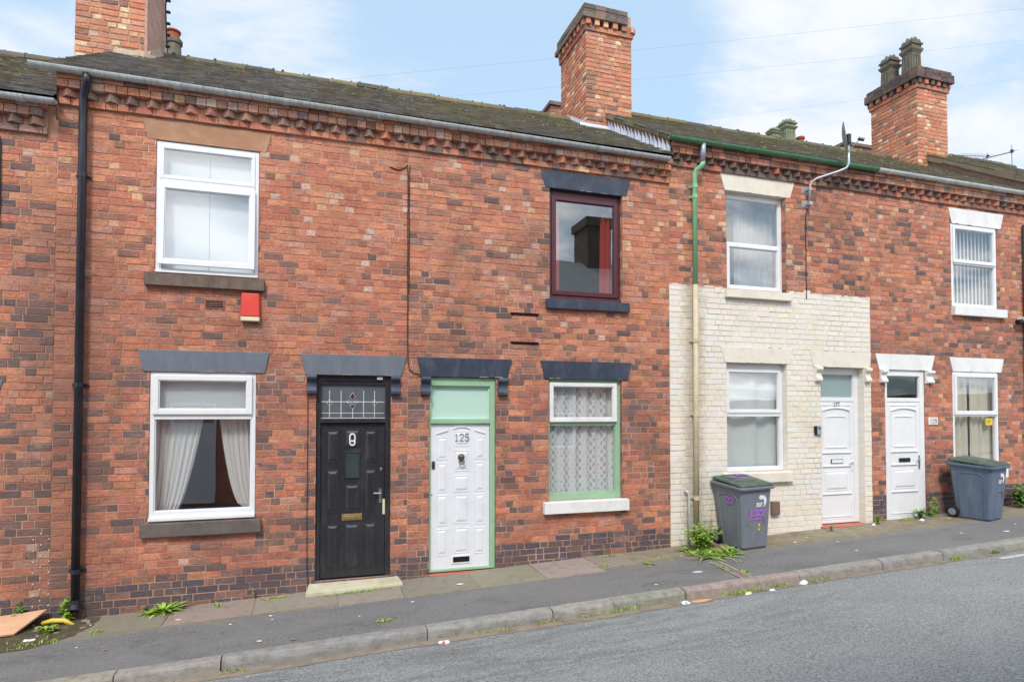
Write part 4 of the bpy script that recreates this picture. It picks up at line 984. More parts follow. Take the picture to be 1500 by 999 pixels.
for q, (a, b) in ((0, cols[0]), (2, cols[2])):
    for va, vb in ((640, 675.5), (678, 724), (726, 773), (776, 817)): moulded_panel(lf, a, b, Zd(vb) + .008, Zd(va) - .008, ly, 0, 0, .010)
    lf.hexa([(a, ly - .012, Zd(637 if q == 0 else 632)), (b, ly - .012, Zd(632 if q == 0 else 637)), (b, ly - .012, Zd(630 if q == 0 else 635)), (a, ly - .012, Zd(635 if q == 0 else 630)), (a, ly, Zd(637 if q == 0 else 632)), (b, ly, Zd(632 if q == 0 else 637)), (b, ly, Zd(630 if q == 0 else 635)), (a, ly, Zd(635 if q == 0 else 630))])
for va, vb in ((631, 656), (660, 693), (697, 724), (726, 771), (775, 815)): moulded_panel(lf, *cols[1], Zd(vb) + .008, Zd(va) - .008, ly, 0, 0, .010)
arch_bar(lf, 4.63, 4.865, Zd(630), .03, .016, ly - .014, ly)
d = lf.build('door', 'white_door', h, bevel=.003)
stroke_number('125', .098, .0065, 'num_grey', d, 4.747, ly - .014, Zd(641.5), .74)
mb = MB(); cx, cz = 4.742, Zd(672)
mb.loft([[(cx + .05 * s * math.cos(a) * (1 if math.sin(a) > 0 else .8), ly - .016 - dy, cz + .055 * s * math.sin(a)) for a in [2 * PI * k / 14 for k in range(14)]] for s, dy in ((1, 0), (.95, .012), (.7, .03), (.35, .042))])
for ex in (-.02, .02): mb.box(cx + ex - .01, cx + ex + .01, ly - .055, ly - .03, cz + .01, cz + .025)
mb.box(cx - .01, cx + .01, ly - .07, ly - .03, cz - .03, cz + .012)
mb.tube([(cx + .036 * math.cos(a), ly - .05, cz - .045 + .045 * math.sin(a)) for a in [PI + PI * k / 12 for k in range(13)]], .008, 7); mb.build('knocker', 'bronze', d)
mb = MB(); mb.box(4.335, 4.378, ly - .012, ly, Zd(688), Zd(676.5)); mb.tube([(4.357, ly - .012, Zd(681)), (4.357, ly - .028, Zd(681))], .014, 10); mb.build('lock', 'bronze', d, bevel=.004)
mb = MB(); mb.tube([(4.335, ly, Zd(726)), (4.335, ly - .006, Zd(726))], .008, 8); mb.build('keyhole', 'bronze', d)
mb = MB(); mb.rect_ring(4.615, 4.875, Zd(829), Zd(817.5), .014, ly - .012, ly); mb.box(4.629, 4.861, ly - .003, ly - .001, Zd(829) + .014, Zd(817.5) - .014, 1); mb.build('letterbox', ['white_door', 'void'], d)
mb = MB(); mb.box(4.29, 5.23, -.05, .1, -2.2, -2.155); mb.build('threshold', 'red_tile', h, bevel=.008)
for (a, b, c_, d_) in ((5.44, 5.86, 1.385, 1.415), (5.44, 5.86, .975, 1.005)):
    mb = MB(); mb.box(a, b, -.010, .02, c_ - .002, d_ + .004)
    for k in range(3): mb.box(a + .02, b - .02, -.014, -.01, c_ - .004 + k * .013, c_ + .001 + k * .013)
    mb.build('air_vent', 'void', h)
# ---- house 3
h = H[3]
lintel(h, 8.93, 10.39, 3.555, 3.83, 'cream_paint', .09, .014)
sill(h, 9.0, 10.28, 1.835, 1.972, 'cream_paint', .075)
mb = MB(); frame_with_bead(mb, 9.053, 10.207, 1.975, 3.557, (.06, .06, .06, .09), .09, .16); mb.box(9.11, 10.15, .085, .16, 2.70, 2.76); w = mb.build('window', 'white', h, bevel=.005)
mb = MB(); frame_with_bead(mb, 9.105, 10.155, 2.0, 2.735, .055, .065, .12); op = mb.build('opener', 'white', w, bevel=.005); pane(op, 9.165, 10.095, 2.06, 2.675, .09); pane(w, 9.118, 10.142, 2.765, 3.46, .115)
lintel(h, 8.91, 10.31, .805, 1.055, 'cream_paint', .09, .016)
sill(h, 8.96, 10.26, -1.11, -.945, 'cream_paint', .075)
mb = MB(); frame_with_bead(mb, 9.033, 10.197, -.937, .797, (.06, .06, .06, .09), .09, .16); mb.box(9.09, 10.14, .085, .16, -.055, .005); w = mb.build('window', 'white', h, bevel=.005)
mb = MB(); frame_with_bead(mb, 9.085, 10.145, .0, .71, .05, .07, .12); op = mb.build('opener', 'white', w, bevel=.005); pane(op, 9.14, 10.09, .055, .655, .095); pane(w, 9.1, 10.13, -.87, -.06, .115)
def upvc_door(h, x0, x1, z0, z1, zt, fy, num, numlab, hand, boxcol, deep):
    """white moulded plastic door and its transom light"""
    mb = MB(); fw = .06
    frame_with_bead(mb, x0 + .003, x1 - .003, z0 + .01, z1 - .003, (fw, .10, .05, .1), fy, fy + .07); mb.box(x0 + fw, x1 - .10, fy + .004, fy + .065, zt - .035, zt + .035)
    w = mb.build('door_frame', 'white', h, bevel=.004)
    pane(w, x0 + fw + .012, x1 - .112, zt + .045, z1 - .115, fy + .04, 'pane_frost' if deep else 'pane_dim')
    lf = MB(); a, b = x0 + fw + .008, x1 - .108; y = fy + .012
    lf.box(a, b, y, y + .045, z0 + .06, zt - .04); lf.rect_ring(a + .055, b - .055, z0 + .11, zt - .09, .014, y - .01, y + .002)
    pa, pb = a + .115, b - .115; top = zt - .2
    arch_bar(lf, pa - .03, pb + .03, top, .045, .018, y - .022, y); arch_bar(lf, pa + .05, pb - .05, top - .11, .012, .014, y - .012, y)
    lf.box(pa - .03, pa - .018, y - .01, y, top - .62, top); lf.box(pb + .018, pb + .03, y - .01, y, top - .62, top); lf.box(pa + .03, pb - .03, y - .012, y, top - .63, top - .61)
    for zz in (top - .72, top - .95, top - 1.42): lf.box(pa - .045, pb + .045, y - .02, y, zz, zz + .016)
    moulded_panel(lf, pa + .01, pb - .01, top - 1.36, top - 1.02, y, 0, 0, .016)
    d = lf.build('door', 'white', h, bevel=.003)
    lb = MB(); cx = (a + b) / 2 + .01; lz = top - .86; lb.box(cx - .13, cx + .13, y - .012, y, lz - .035, lz + .035); lb.box(cx - .12, cx + .12, y - .018, y - .011, lz - .027, lz + .027, 1); lb.build('letterbox', ['void' if boxcol == 'white' else 'black', boxcol], d, bevel=.003)
    hb = MB(); hx = b - .03; hz = z0 + 1.0; hb.box(hx - .014, hx + .014, y - .012, y, hz - .12, hz + .12); hb.tube([(hx, y - .01, hz + .05), (hx, y - .045, hz + .05), (hx - .1, y - .05, hz + .05)], .01, 8); hb.build('handle', hand, d)
    if num: stroke_number(num, .06, .006, 'num_grey', d, cx, y - .010, top + .118, .8)
    return d
upvc_door(h, 10.89, 11.82, -1.88, .77, .235, .11, '127', None, 'white', 'white', True)
lintel(h, 10.68, 12.02 - .03, .775, 1.04, 'cream_paint', .06, .018, [(10.765, 10.885, .53), (11.83, 11.945, .53)])
mb = MB(); mb.box(10.87, 11.86, -.07, .15, -2.0, -1.885); mb.build('doorstep', 'red_tile', h, bevel=.01)
mb = MB(); mb.box(9.84, 9.99, -.06, .0, -1.64, -1.43); mb.box(9.85, 9.98, -.066, -.06, -1.63, -1.44); mb.build('vent_box', 'brown_box', h, bevel=.006)
mb = MB(); mb.box(10.745, 10.87, -.028, .0, -.365, -.215); mb.box(10.785, 10.868, -.04, -.027, -.36, -.22, 1); mb.tube([(10.825, -.04, -.25), (10.825, -.046, -.25)], .018, 12, 0); mb.build('doorbell', ['black', 'galv'], h, bevel=.004)
mb = MB(); px = 8.42                                              # green downpipe, cream below the paint line
mb.tube([(8.5, -.19, ZS[3] + .33), (8.5, -.185, ZS[3] + .24), (8.49, -.175, ZS[3] + .05)], .04, 12)
sw = mb.build('hopper_pipe', 'galv', h, smooth=True)
mb = MB(); mb.tube([(8.5, -.18, ZS[3] + .06), (8.485, -.165, ZS[3] - .005), (8.435, -.1, ZS[3] - .05), (px, -.075, ZS[3] - .1), (px, -.075, 1.985)], .038, 12); gp = mb.build('drainpipe', 'green_pipe', h, smooth=True)
for z in (3.52, 3.36):
    mb = MB(); mb.tube([(px, -.075, z - .03), (px, -.075, z + .03)], .046, 12); mb.box(px - .06, px + .06, -.03, .0, z - .015, z + .015); mb.build('bracket', 'green_pipe', gp)
mb = MB(); mb.tube([(px, -.075, 1.985), (px - .01, -.075, -1.72)], .04, 12); cp = mb.build('drainpipe', 'pipe_cream', h, smooth=True)
for z in (1.12, -.02, -1.3):
    mb = MB(); mb.tube([(px - .004, -.075, z - .03), (px - .004, -.075, z + .03)], .048, 12); mb.box(px - .07, px + .07, -.03, .0, z - .015, z + .015); mb.build('bracket', 'pipe_cream', cp)
mb = MB(); mb.tube([(px - .01, -.075, -1.72), (px - .01, -.08, -1.8), (px - .01, -.15, -1.87)], [.047, .047, .05], 12); mb.tube([(px - .01, -.149, -1.868), (px - .01, -.153, -1.872)], .04, 12, 1); mb.build('shoe', ['pipe_cream', 'void'], cp)
mb = MB(); mb.tube([(8.25, -.01, -1.2), (8.25, -.06, -1.2), (8.28, -.06, -1.22), (8.285, -.06, -2.06)], .02, 10); mb.build('waste_pipe', 'white_gutter', h, smooth=True)
# ---- house 4
h = H[4]
lintel(h, 13.87, 15.3, 3.49, 3.775, 'white_paint', .085, .016)
sill(h, 13.91, 15.26, 1.79, 1.955, 'white_paint', .085)
mb = MB(); frame_with_bead(mb, 13.933, 15.097, 1.965, 3.487, .05, .0, .07); mb.box(13.983, 15.047, -.005, .065, 2.74, 2.79); w = mb.build('window', 'white', h, bevel=.005)
mb = MB(); frame_with_bead(mb, 13.965, 15.065, 2.77, 3.45, .055, -.025, .03); op = mb.build('opener', 'white', w, bevel=.005); pane(op, 14.03, 15.0, 2.835, 3.385, 0); pane(w, 13.99, 15.04, 2.02, 2.735, .035)
lintel(h, 13.84, 15.24, .76, 1.02, 'white_paint', .08, .016)
sill(h, 13.85, 15.2, -1.2, -1.035, 'white_paint', .085)
mb = MB(); frame_with_bead(mb, 13.913, 15.077, -1.027, .757, .05, .0, .07); mb.box(13.963, 15.027, -.005, .065, -.06, -.01); w = mb.build('window', 'white', h, bevel=.005)
mb = MB(); frame_with_bead(mb, 13.945, 15.045, -.03, .72, .06, -.025, .03); op = mb.build('opener', 'white', w, bevel=.005); pane(op, 14.01, 14.98, .04, .65, 0); pane(w, 13.97, 15.02, -.97, -.065, .035)
mb = MB(); mb.box(14.79, 14.97, .031, .0345, -.225, -.095); mb.box(14.83, 14.93, .03, .0312, -.150, -.138, 1); mb.box(14.83, 14.91, .03, .0312, -.182, -.170, 1); mb.build('sticker', ['yellow', 'ink'], w)
lintel(h, 12.08, 13.47, .76, 1.035, 'white_paint', .085, .02, [(12.18, 12.31, .53), (13.235, 13.40, .53)])
upvc_door(h, 12.3, 13.23, -1.87, .76, .235, .01, None, None, 'chrome', 'black', False)
mb = MB(); mb.box(13.3, 13.525, -.018, .0, -.21, -.075); pl = mb.build('number_plate', 'white_paint', h, bevel=.006)
stroke_number('129', .08, .006, 'num_grey', pl, 13.412, -.018, -.143, .75)
mb = MB(); mb.tube([(15.8, -.035, 3.62), (15.79, -.035, 1.95), (15.78, -.035, -1.7)], .02, 8); mb.build('waste_pipe', 'black_pipe', h)
# ---- house 5 and house 0: plain windows just outside the picture
for hh in (0, 5):
    h = H[hh]
    for k, (a, b, c_, d_, dep) in enumerate(OP[hh][:2]):
        lintel(h, a - .13, b + .13, d_, d_ + .25, 'grey_paint', .07, .014); sill(h, a - .07, b + .07, c_ - .16, c_, 'sill_stone')
        mb = MB(); frame_with_bead(mb, a + .003, b - .003, c_ + .003, d_ - .003, .06, .02, .09); mb.box(a + .06, b - .06, .02, .08, (c_ + d_) / 2, (c_ + d_) / 2 + .06); w = mb.build('window', 'white', h, bevel=.004); pane(w, a + .07, b - .07, c_ + .07, d_ - .07, .05)
    a, b, c_, d_, dep = OP[hh][2]; lintel(h, a - .13, b + .13, d_, d_ + .25, 'grey_paint', .07, .014)
    upvc_door(h, a, b, c_, d_, d_ - .52, .03, None, None, 'chrome', 'white', False)
# black downpipe on the joint of houses 0 and 1
h = H[1]; mb = MB(); px = .268
mb.tube([(.33, -.19, ZS[1] + .32), (.33, -.188, ZS[1] + .25), (.325, -.175, ZS[1] + .21), (.285, -.11, ZS[1] + .13), (px, -.085, ZS[1] + .06), (px, -.08, 3.3), (px, -.075, -2.12)], .043, 14)
bp = mb.build('drainpipe', 'black_pipe', h, smooth=True)
for z in (2.72, .32, -1.78):
    mb = MB(); mb.tube([(px, -.076, z - .025), (px, -.076, z + .025)], .05, 14); mb.box(px - .08, px + .08, -.03, .0, z - .014, z + .014); mb.build('bracket', 'black_pipe', bp)
mb = MB(); mb.tube([(px, -.075, -2.1), (px, -.08, -2.16), (px, -.12, -2.215)], [.05, .05, .054], 14); mb.tube([(px, -.1195, -2.214), (px, -.1215, -2.217)], .044, 14, 1); mb.build('shoe', ['black_pipe', 'void'], bp)
mb = MB(); mb.rect_ring(1.54, 1.76, 1.272, 1.378, .012, -.016, .005, 0, BROWN); mb.box(1.552, 1.748, -.010, .0, 1.284, 1.366, 1)
for k in range(3): mb.box(1.552, 1.748, -.015, -.003, 1.301 + k * .021, 1.308 + k * .021, 0, BROWN)
mb.build('air_vent', ['brick', 'void'], H[1])
# drill plugs left in the wall of house 0
mb = MB()
for k in range(14):
    z = -1.35 - k * .062; xs_ = (-.06,) if k % 2 == 0 else (-.13, .02)
    for xx in xs_:
        mb = MB(); mb.box(xx - .0055 - .03, xx + .0055 - .03, -.012, -.002, z - .0055, z + .0055); mb.build('wall_plug', 'paper', H[0])

# ================================================================== CURTAINS AND BLINDS
mb = MB()
mb.box(.96, 1.565, .10, .103, 1.62, 3.3); mb.box(1.57, 2.2, .103, .106, 1.62, 3.3)
tag(mb.build('window_blind', 'blind', None, origin=(1.57, .15, 1.62)), 'plain white blind filling the big upstairs window over the red alarm box', 'blind')
mb = MB(); mb.box(.97, 2.13, .08, .083, -.05, .5)
tag(mb.build('window_blind', 'blind', None, origin=(1.55, .16, -.05)), 'short white blind behind the top light of the lounge window with tied-back curtains', 'blind')
pleats(.93, 1.5, -1.2, .1, .16, 'gauze', 'curtain', 'sheer grey curtain tied back to the left side of the lounge window', .012, 9, lambda t: (.9, 1.24 + .31 * t ** .75), seed=1, group='tied-back lounge curtains')
pleats(1.6, 2.25, -1.2, .1, .16, 'gauze', 'curtain', 'sheer grey curtain swept back to the right side of the lounge window', .012, 8, lambda t: (2.02 - .34 * t ** .42, 2.22), seed=2, group='tied-back lounge curtains')
pleats(6.0, 6.2, 1.5, 3.3, .22, 'red_cloth', 'curtain', 'thin strip of red curtain at left edge of the maroon framed window', .02, 2, lambda t: (6.0, 6.27), seed=3, group='red curtains')
pleats(6.95, 7.1, 1.5, 3.3, .22, 'red_cloth', 'curtain', 'red curtain beside a pale net at right of the maroon framed window', .02, 2, lambda t: (6.93 + .03 * t, 7.12), seed=4, group='red curtains')
pleats(7.1, 7.26, 1.5, 3.3, .28, 'net', 'curtain', 'narrow pale net at right edge of the maroon framed window', .015, 2, seed=5)
pleats(5.98, 7.3, -1.18, .55, .15, 'lace', 'lace_curtain', 'white lace net curtain with oval pattern in the green framed window', .022, 8, cat='curtain', seed=6)
pleats(9.45, 10.3, 1.85, 3.6, .32, 'net', 'curtain', 'pale net hanging at right half of the upstairs window above the cream wall', .02, 6, seed=7)
pleats(8.95, 10.3, -1.05, .85, .22, 'sheet', 'curtain', 'plain white sheet curtain in the ground floor window of the cream wall', .022, 3, seed=8)
pleats(13.92, 14.46, -1.15, .8, .14, 'beige_cloth', 'curtain', 'left half of the beige drapes behind the window over the far bin', .03, 4, seed=9, group='beige drapes')
pleats(14.50, 15.2, -1.15, .8, .14, 'beige_cloth', 'curtain', 'right half of the beige drapes behind the window over the far bin', .03, 5, seed=10, group='beige drapes')
mb = MB()
for k in range(13):
    x = 13.96 + k * .096; a = math.radians(22); dx, dy = .043 * math.cos(a), .043 * math.sin(a)
    mb.face([(x - dx, .12 - dy, 1.9), (x + dx, .12 + dy, 1.9), (x + dx, .12 + dy, 3.45), (x - dx, .12 - dy, 3.45)])
mb.box(13.93, 15.15, .1, .14, 3.45, 3.5)
tag(mb.build('vertical_blind', 'slat', None, origin=(14.5, .2, 1.9)), 'pale vertical slat blind in the upstairs window at far right', 'blind')

# ================================================================== FITTINGS ON THE WALLS
al = thing('alarm_box', 'red burglar alarm box under the right end of a stone sill', 'alarm box', (2.06, 0, 1.13))
mb = MB(); mb.hexa([(1.95, -.085, 1.185), (2.165, -.085, 1.185), (2.155, -.06, 1.475), (1.96, -.06, 1.475), (1.945, -.006, 1.185), (2.17, -.006, 1.185), (2.17, -.006, 1.48), (1.945, -.006, 1.48)]); mb.build('cover', 'red_plastic', al, bevel=.01)
mb = MB(); mb.box(1.95, 2.165, -.08, -.006, 1.13, 1.183); mb.build('strobe_lens', 'aged_plastic', al, bevel=.008)
dh = thing('satellite_dish', 'grey satellite dish seen edge-on on a bent steel pole above the gutter', 'satellite dish', (10.6, -.03, 3.4))
mb = MB(); mb.tube([(10.63, -.09, 3.42), (10.63, -.09, 3.74), (10.65, -.105, 3.83), (10.72, -.15, 3.885), (11.0, -.34, 3.97), (11.09, -.4, 4.01), (11.12, -.42, 4.08), (11.12, -.42, 4.52)], .02, 10); mb.build('pole', 'galv', dh, smooth=True)
for z in (3.48, 3.72):
    mb = MB(); mb.box(10.545, 10.66, -.012, 0, z - .05, z + .05); mb.box(10.60, 10.66, -.115, -.012, z - .025, z + .025); mb.build('bracket', 'galv', dh, bevel=.004)
mb = MB(); nrm = Vector((.70, -.71, .12)).normalized(); up = Vector((0, 0, 1)); sd = nrm.cross(up).normalized(); up2 = sd.cross(nrm); cd = Vector((11.06, -.42, 4.51)); rings = []
for s in (1, .8, .6, .4, .2, .02): rings.append([cd - nrm * .045 * (1 - s * s) + sd * .19 * s * math.cos(2 * PI * k / 28) + up2 * .26 * s * math.sin(2 * PI * k / 28) for k in range(28)])
mb.loft(rings, cap=False); rings2 = [[p - nrm * .006 for p in r] for r in rings]; mb.loft([rings[0], rings2[0]], cap=False); mb.loft(rings2, cap=False)
mb.build('reflector', 'dish', dh, smooth=True)
mb = MB(); tip = cd + nrm * .2 - up2 * .1; mb.tube([cd - up2 * .24, tip], .008, 6); mb.build('arm', 'dish', dh)
mb = MB(); mb.tube([tip - nrm * .03 + up2 * .02, tip + nrm * .05 - up2 * .03], .028, 10); mb.build('receiver', 'black_pipe', dh)
mb = MB(); mb.box(11.08, 11.14, -.46, -.38, 4.4, 4.56); mb.build('clamp', 'black_pipe', dh, bevel=.006)
def cable(path, r, name, label, mat='cable', cat='cable'):
    mb = MB(); mb.tube(path, r, 6); return tag(mb.build(name, mat, None, origin=path[-1]), label, cat)
cable([(3.75, -.012, 3.27), (3.86, -.018, 3.24), (3.95, -.015, 3.28), (3.985, -.016, 3.33), (3.99, -.014, 3.2)] + [(3.992 + R.uniform(-.004, .004), -.015, 3.2 - .25 * k) for k in range(1, 10)] + [(4.0, -.015, .68), (4.02, -.015, .58), (4.08, -.02, .535), (4.17, -.03, .52)], .007, 'wall_cable', 'black cable clipped down the brick between the black door and the white door')
cable([(4.02, -.014, 3.32), (4.01, -.018, 3.22)] + [(4.012, -.014, 3.1 - .3 * k) for k in range(6)], .005, 'wall_cable', 'short second cable beside the long one below the cornice')
cable([(2.735, -.012, .22)] + [(2.74 + R.uniform(-.004, .004), -.013, .1 - .25 * k) for k in range(9)] + [(2.76, -.014, -2.2)], .005, 'wall_cable', 'thin cable running down left of the black front door')
cable([(-.62, -.02, 3.14), (-.56, -.02, 3.12), (-.535, -.015, 3.0), (-.53, -.015, 2.3), (-.54, -.015, 2.1), (-.6, -.015, 2.0)], .008, 'wall_cable', 'black cable curving down the brick at the left edge')
cable([(10.62, -.07, 3.42), (10.615, -.014, 3.3)] + [(10.615 + R.uniform(-.004, .004), -.014, 3.1 - .2 * k) for k in range(6)] + [(10.61, -.016, 1.9)], .007, 'wall_cable', 'thin cable dropping from the dish pole to the cream paint line')
lt = thing('wall_lamp', 'small white wall lamp on the brick at the right edge above a bin', 'lamp', (15.6, 0, 1.72))
mb = MB(); mb.box(15.6, 15.95, -.16, -.02, 1.72, 1.82); mb.build('housing', 'white', lt, bevel=.01)
mb = MB(); mb.tube([(15.5, -.1, 1.72), (15.62, -.1, 1.74)], .05, 10); mb.build('sensor', 'black', lt)
for n_, (p0, p1) in enumerate((((2.2, .6, 4.42), (20.0, -3.0, 7.58)), ((3.85, .95, 4.63), (20.0, -3.0, 7.0)), ((9.4, 2.0, 5.6), (22, -3.0, 7.1)))):
    sag = [Vector(p0).lerp(Vector(p1), t / 24) - Vector((0, 0, .25 * 4 * (t / 24) * (1 - t / 24) * .3)) for t in range(25)]
    cable([tuple(p) for p in sag], .0010, 'overhead_cable', ('upper', 'middle', 'lower')[n_] + ' of three thin telephone wires crossing the sky in front of the chimneys', 'wire', 'wire')
for n_, (x, z0, hh, lab) in enumerate(((19.35, 6.3, .42, 'smaller rooftop television aerial near the last chimney'), (20.25, 6.2, .85, 'taller television aerial at the right edge above the roof verge'))):
    t_ = thing('television_aerial', lab, 'aerial', (x, 3.0, z0), 'rooftop television aerials')
    mb = MB(); mb.tube([(x, 3, z0 - .3), (x, 3, z0 + hh)], .015, 6); mb.build('mast', 'galv', t_)
    mb = MB(); a = Vector((x + .03, 3, z0 + hh * .8)); b = a + Vector((-.95, .1, -.28 if n_ else -.05)); mb.tube([a, b], .01, 5)
    for k in range(9):
        p = a.lerp(b, k / 8); mb.tube([p + Vector((0, -.14, 0)), p + Vector((0, .14, 0))], .005, 4)
    mb.build('boom', 'galv', t_); mb = MB(); mb.box(x - .025, x + .025, 2.97, 3.03, z0 + hh * .76, z0 + hh * .85); mb.build('clamp', 'black', t_)

# ================================================================== REAR WINGS (only their tops show over the ridge)
def wing(name, label, x0, x1, zr, stacks, y0=5.75, y1=9.5):
    rt = thing(name, label, 'house wing', (x0, y0, gz(x0)), 'rear wings behind the terrace')
    mb = MB(); mb.box(x0, x1, y0, y1, gz(x0) - .3, zr - .9); mb.build('wall', 'brick_far', rt)
    mb = MB(); xm = (x0 + x1) / 2
    mb.prism([(x0 - .1, zr - .95), (x1 + .1, zr - .95), (xm, zr)], y0, y1 + .1); mb.build('roof', 'roof_back', rt)
    for (a, b, ya, yb, ztop, zb) in stacks:
        mb = MB(); bm_ = vary(pick([(1, BROWN)]))
        cf = lambda x, z: vary(pick([(3, ORANGE), (3, BROWN), (2, PURPLE), (1, BUFF)]))
        mb.box(a + .004, b - .004, ya + .004, yb, zb, ztop - .01, 1)
        bricks(mb, lambda u, v, d: (u, ya - d, v), a, b, zb, ztop - .09, col=cf); bricks(mb, lambda u, v, d: (a - d, yb - u, v), 0, yb - ya, zb, ztop - .09, col=cf)
        mb.box(a - .05, b + .05, ya - .05, yb + .05, ztop - .09, ztop, 0, vary(rgb(110, 96, 88))); yield_ = mb.build('chimney', ['brick', 'mortar_light'], rt)
        stacks_out.append(yield_)
    return rt
t = NT('distant_brickwork'); bt = t.node('ShaderNodeTexBrick'); bt.inputs['Scale'].default_value = 4.2; bt.inputs['Mortar Size'].default_value = .02; bt.inputs['Color1'].default_value = rgb(206, 130, 100); bt.inputs['Color2'].default_value = rgb(160, 104, 88); bt.inputs['Mortar'].default_value = rgb(170, 142, 126)
g_ = t.node('ShaderNodeNewGeometry'); sp = t.node('ShaderNodeSeparateXYZ'); cb = t.node('ShaderNodeCombineXYZ'); t.link(g_.outputs['Position'], sp.inputs[0]); t.link(sp.outputs[0], cb.inputs[0]); t.link(sp.outputs[2], cb.inputs[1]); t.link(cb.outputs[0], bt.inputs['Vector']); t.base(bt.outputs['Color']); t.b.inputs['Roughness'].default_value = .9; M['brick_far'] = t.m
M['sooty_brick'] = pm('sooty_distant_brick', rgb(118, 106, 100), .9, .3, 6., .5, .1, rgb(80, 74, 72), .6)
stacks_out = []
wing('rear_wing', 'rear wing whose single clay pot shows right of the first chimney', -.9, 1.6, 5.4, [(-.28, .22, 6.0, 6.5, 7.38, 4.4)])
pc = MB(); pot = round_pot(stacks_out[-1], -.07, 6.22, 7.36, .55, .15, 'grey_stone'); round_pot(stacks_out[-1], -.09, 6.22, 7.86, .24, .135, 'terracotta')
wing('rear_wing', 'rear wing with two stubby stacks just left of the broken-topped chimney', 6.2, 9.5, 5.4, [(7.5, 8.02, 6.0, 6.4, 7.5, 4.4), (8.42, 8.8, 6.0, 6.7, 7.82, 4.4)])
wing('rear_wing', 'rear wing with two mossy square pots and a red pot behind the dish', 14.2, 17.4, 6.0, [(15.1, 16.85, 6.0, 6.5, 7.74, 4.6)])
crown_pot(stacks_out[-1], 15.42, 6.25, 7.72, .52, .26, 'green_stone'); crown_pot(stacks_out[-1], 15.92, 6.25, 7.72, .84, .34, 'green_stone'); round_pot(stacks_out[-1], 16.4, 6.25, 7.7, .42, .12, 'terracotta')
wing('rear_wing', 'rear wing whose long brown brick stack shows left of the two-pot chimney', 17.0, 21.5, 6.0, [(17.80, 19.6, 6.0, 6.5, 8.08, 4.6)])

# ================================================================== HOUSES ACROSS THE STREET (mirrored in the window glass)
OY = -9.15
labs = ['first house across the street, at the downhill end', 'second house across the street, its white door mirrored in the lounge window', 'third house across the street, behind the photographer', 'fourth house across the street, its chimney mirrored in the maroon window', 'fifth house across the street, at the uphill end']
for k in range(5):
    x0 = -4.6 + 4 * k; x1 = x0 + 4; g = gz((x0 + x1) / 2) - .05; st = .0
    rt = thing('terraced_house', labs[k], 'house', (x0, OY, g), 'houses across the street')
    e = 3.65 + st
    mb = MB(); mb.box(x0, x1, OY - 6, OY, g - .4, e); mb.build('wall', 'brick_far', rt)
    mb = MB(); mb.hexa([(x0 - .001, OY + .15, e - .02), (x1 - .003, OY + .15, e - .02), (x1 - .003, OY - 2.8, e + 1.8), (x0, OY - 2.8, e + 1.8), (x0, OY + .15, e - .14), (x1 - .003, OY + .15, e - .14), (x1 - .003, OY - 2.8, e + 1.62), (x0, OY - 2.8, e + 1.62)]); mb.face([(x0, OY - 2.8, e + 1.8), (x1, OY - 2.8, e + 1.8), (x1, OY - 6.1, e - .1), (x0, OY - 6.1, e - .1)]); mb.build('roof', 'roof_far', rt)
    d0 = x0 + (3.62 if k % 2 == 0 else .9) if k else x0 + .5
    dx = {0: x0 + .5, 1: -.95 + .0, 2: x0 + 2.7, 3: x0 + .4, 4: x0 + 2.7}[k]
    if k == 1: dx = -.55
    mb = MB(); mb.box(dx, dx + .9, OY, OY + .03, g + .05, g + 2.1); mb.rect_ring(dx - .06, dx + .96, g + .05, g + 2.6, .06, OY, OY + .05); mb.build('door', 'white_door', rt, bevel=.004)
    wx = x0 + (1.9 if k in (1, 3) else .7)
    for zz in (g + .95, g + 3.6):
        mb = MB(); mb.rect_ring(wx, wx + 1.2, zz, zz + 1.6, .07, OY, OY + .05); mb.box(wx + .07, wx + 1.13, OY, OY + .05, zz + 1.05, zz + 1.12); w = mb.build('window', 'white', rt); mb = MB(); mb.box(wx + .07, wx + 1.13, OY + .01, OY + .02, zz + .07, zz + 1.53); mb.build('pane', 'pane_dark', w)
        mb = MB(); mb.prism([(wx - .05, zz + 1.62), (wx + 1.25, zz + 1.62), (wx + 1.35, zz + 1.86), (wx - .15, zz + 1.86)], OY, OY + .03); mb.build('lintel', 'grey_paint', rt)
    if k in (1, 3, 4):
        cx = {1: 3.2, 3: 12.0, 4: 15.4}[k]
        mb = MB(); mb.box(cx, cx + .92, OY - 3.4, OY - 2.3, e + .9, e + 3.0); mb.box(cx - .08, cx + 1.0, OY - 3.48, OY - 2.22, e + 3.0, e + 3.3); mb.build('chimney', 'sooty_brick', rt)

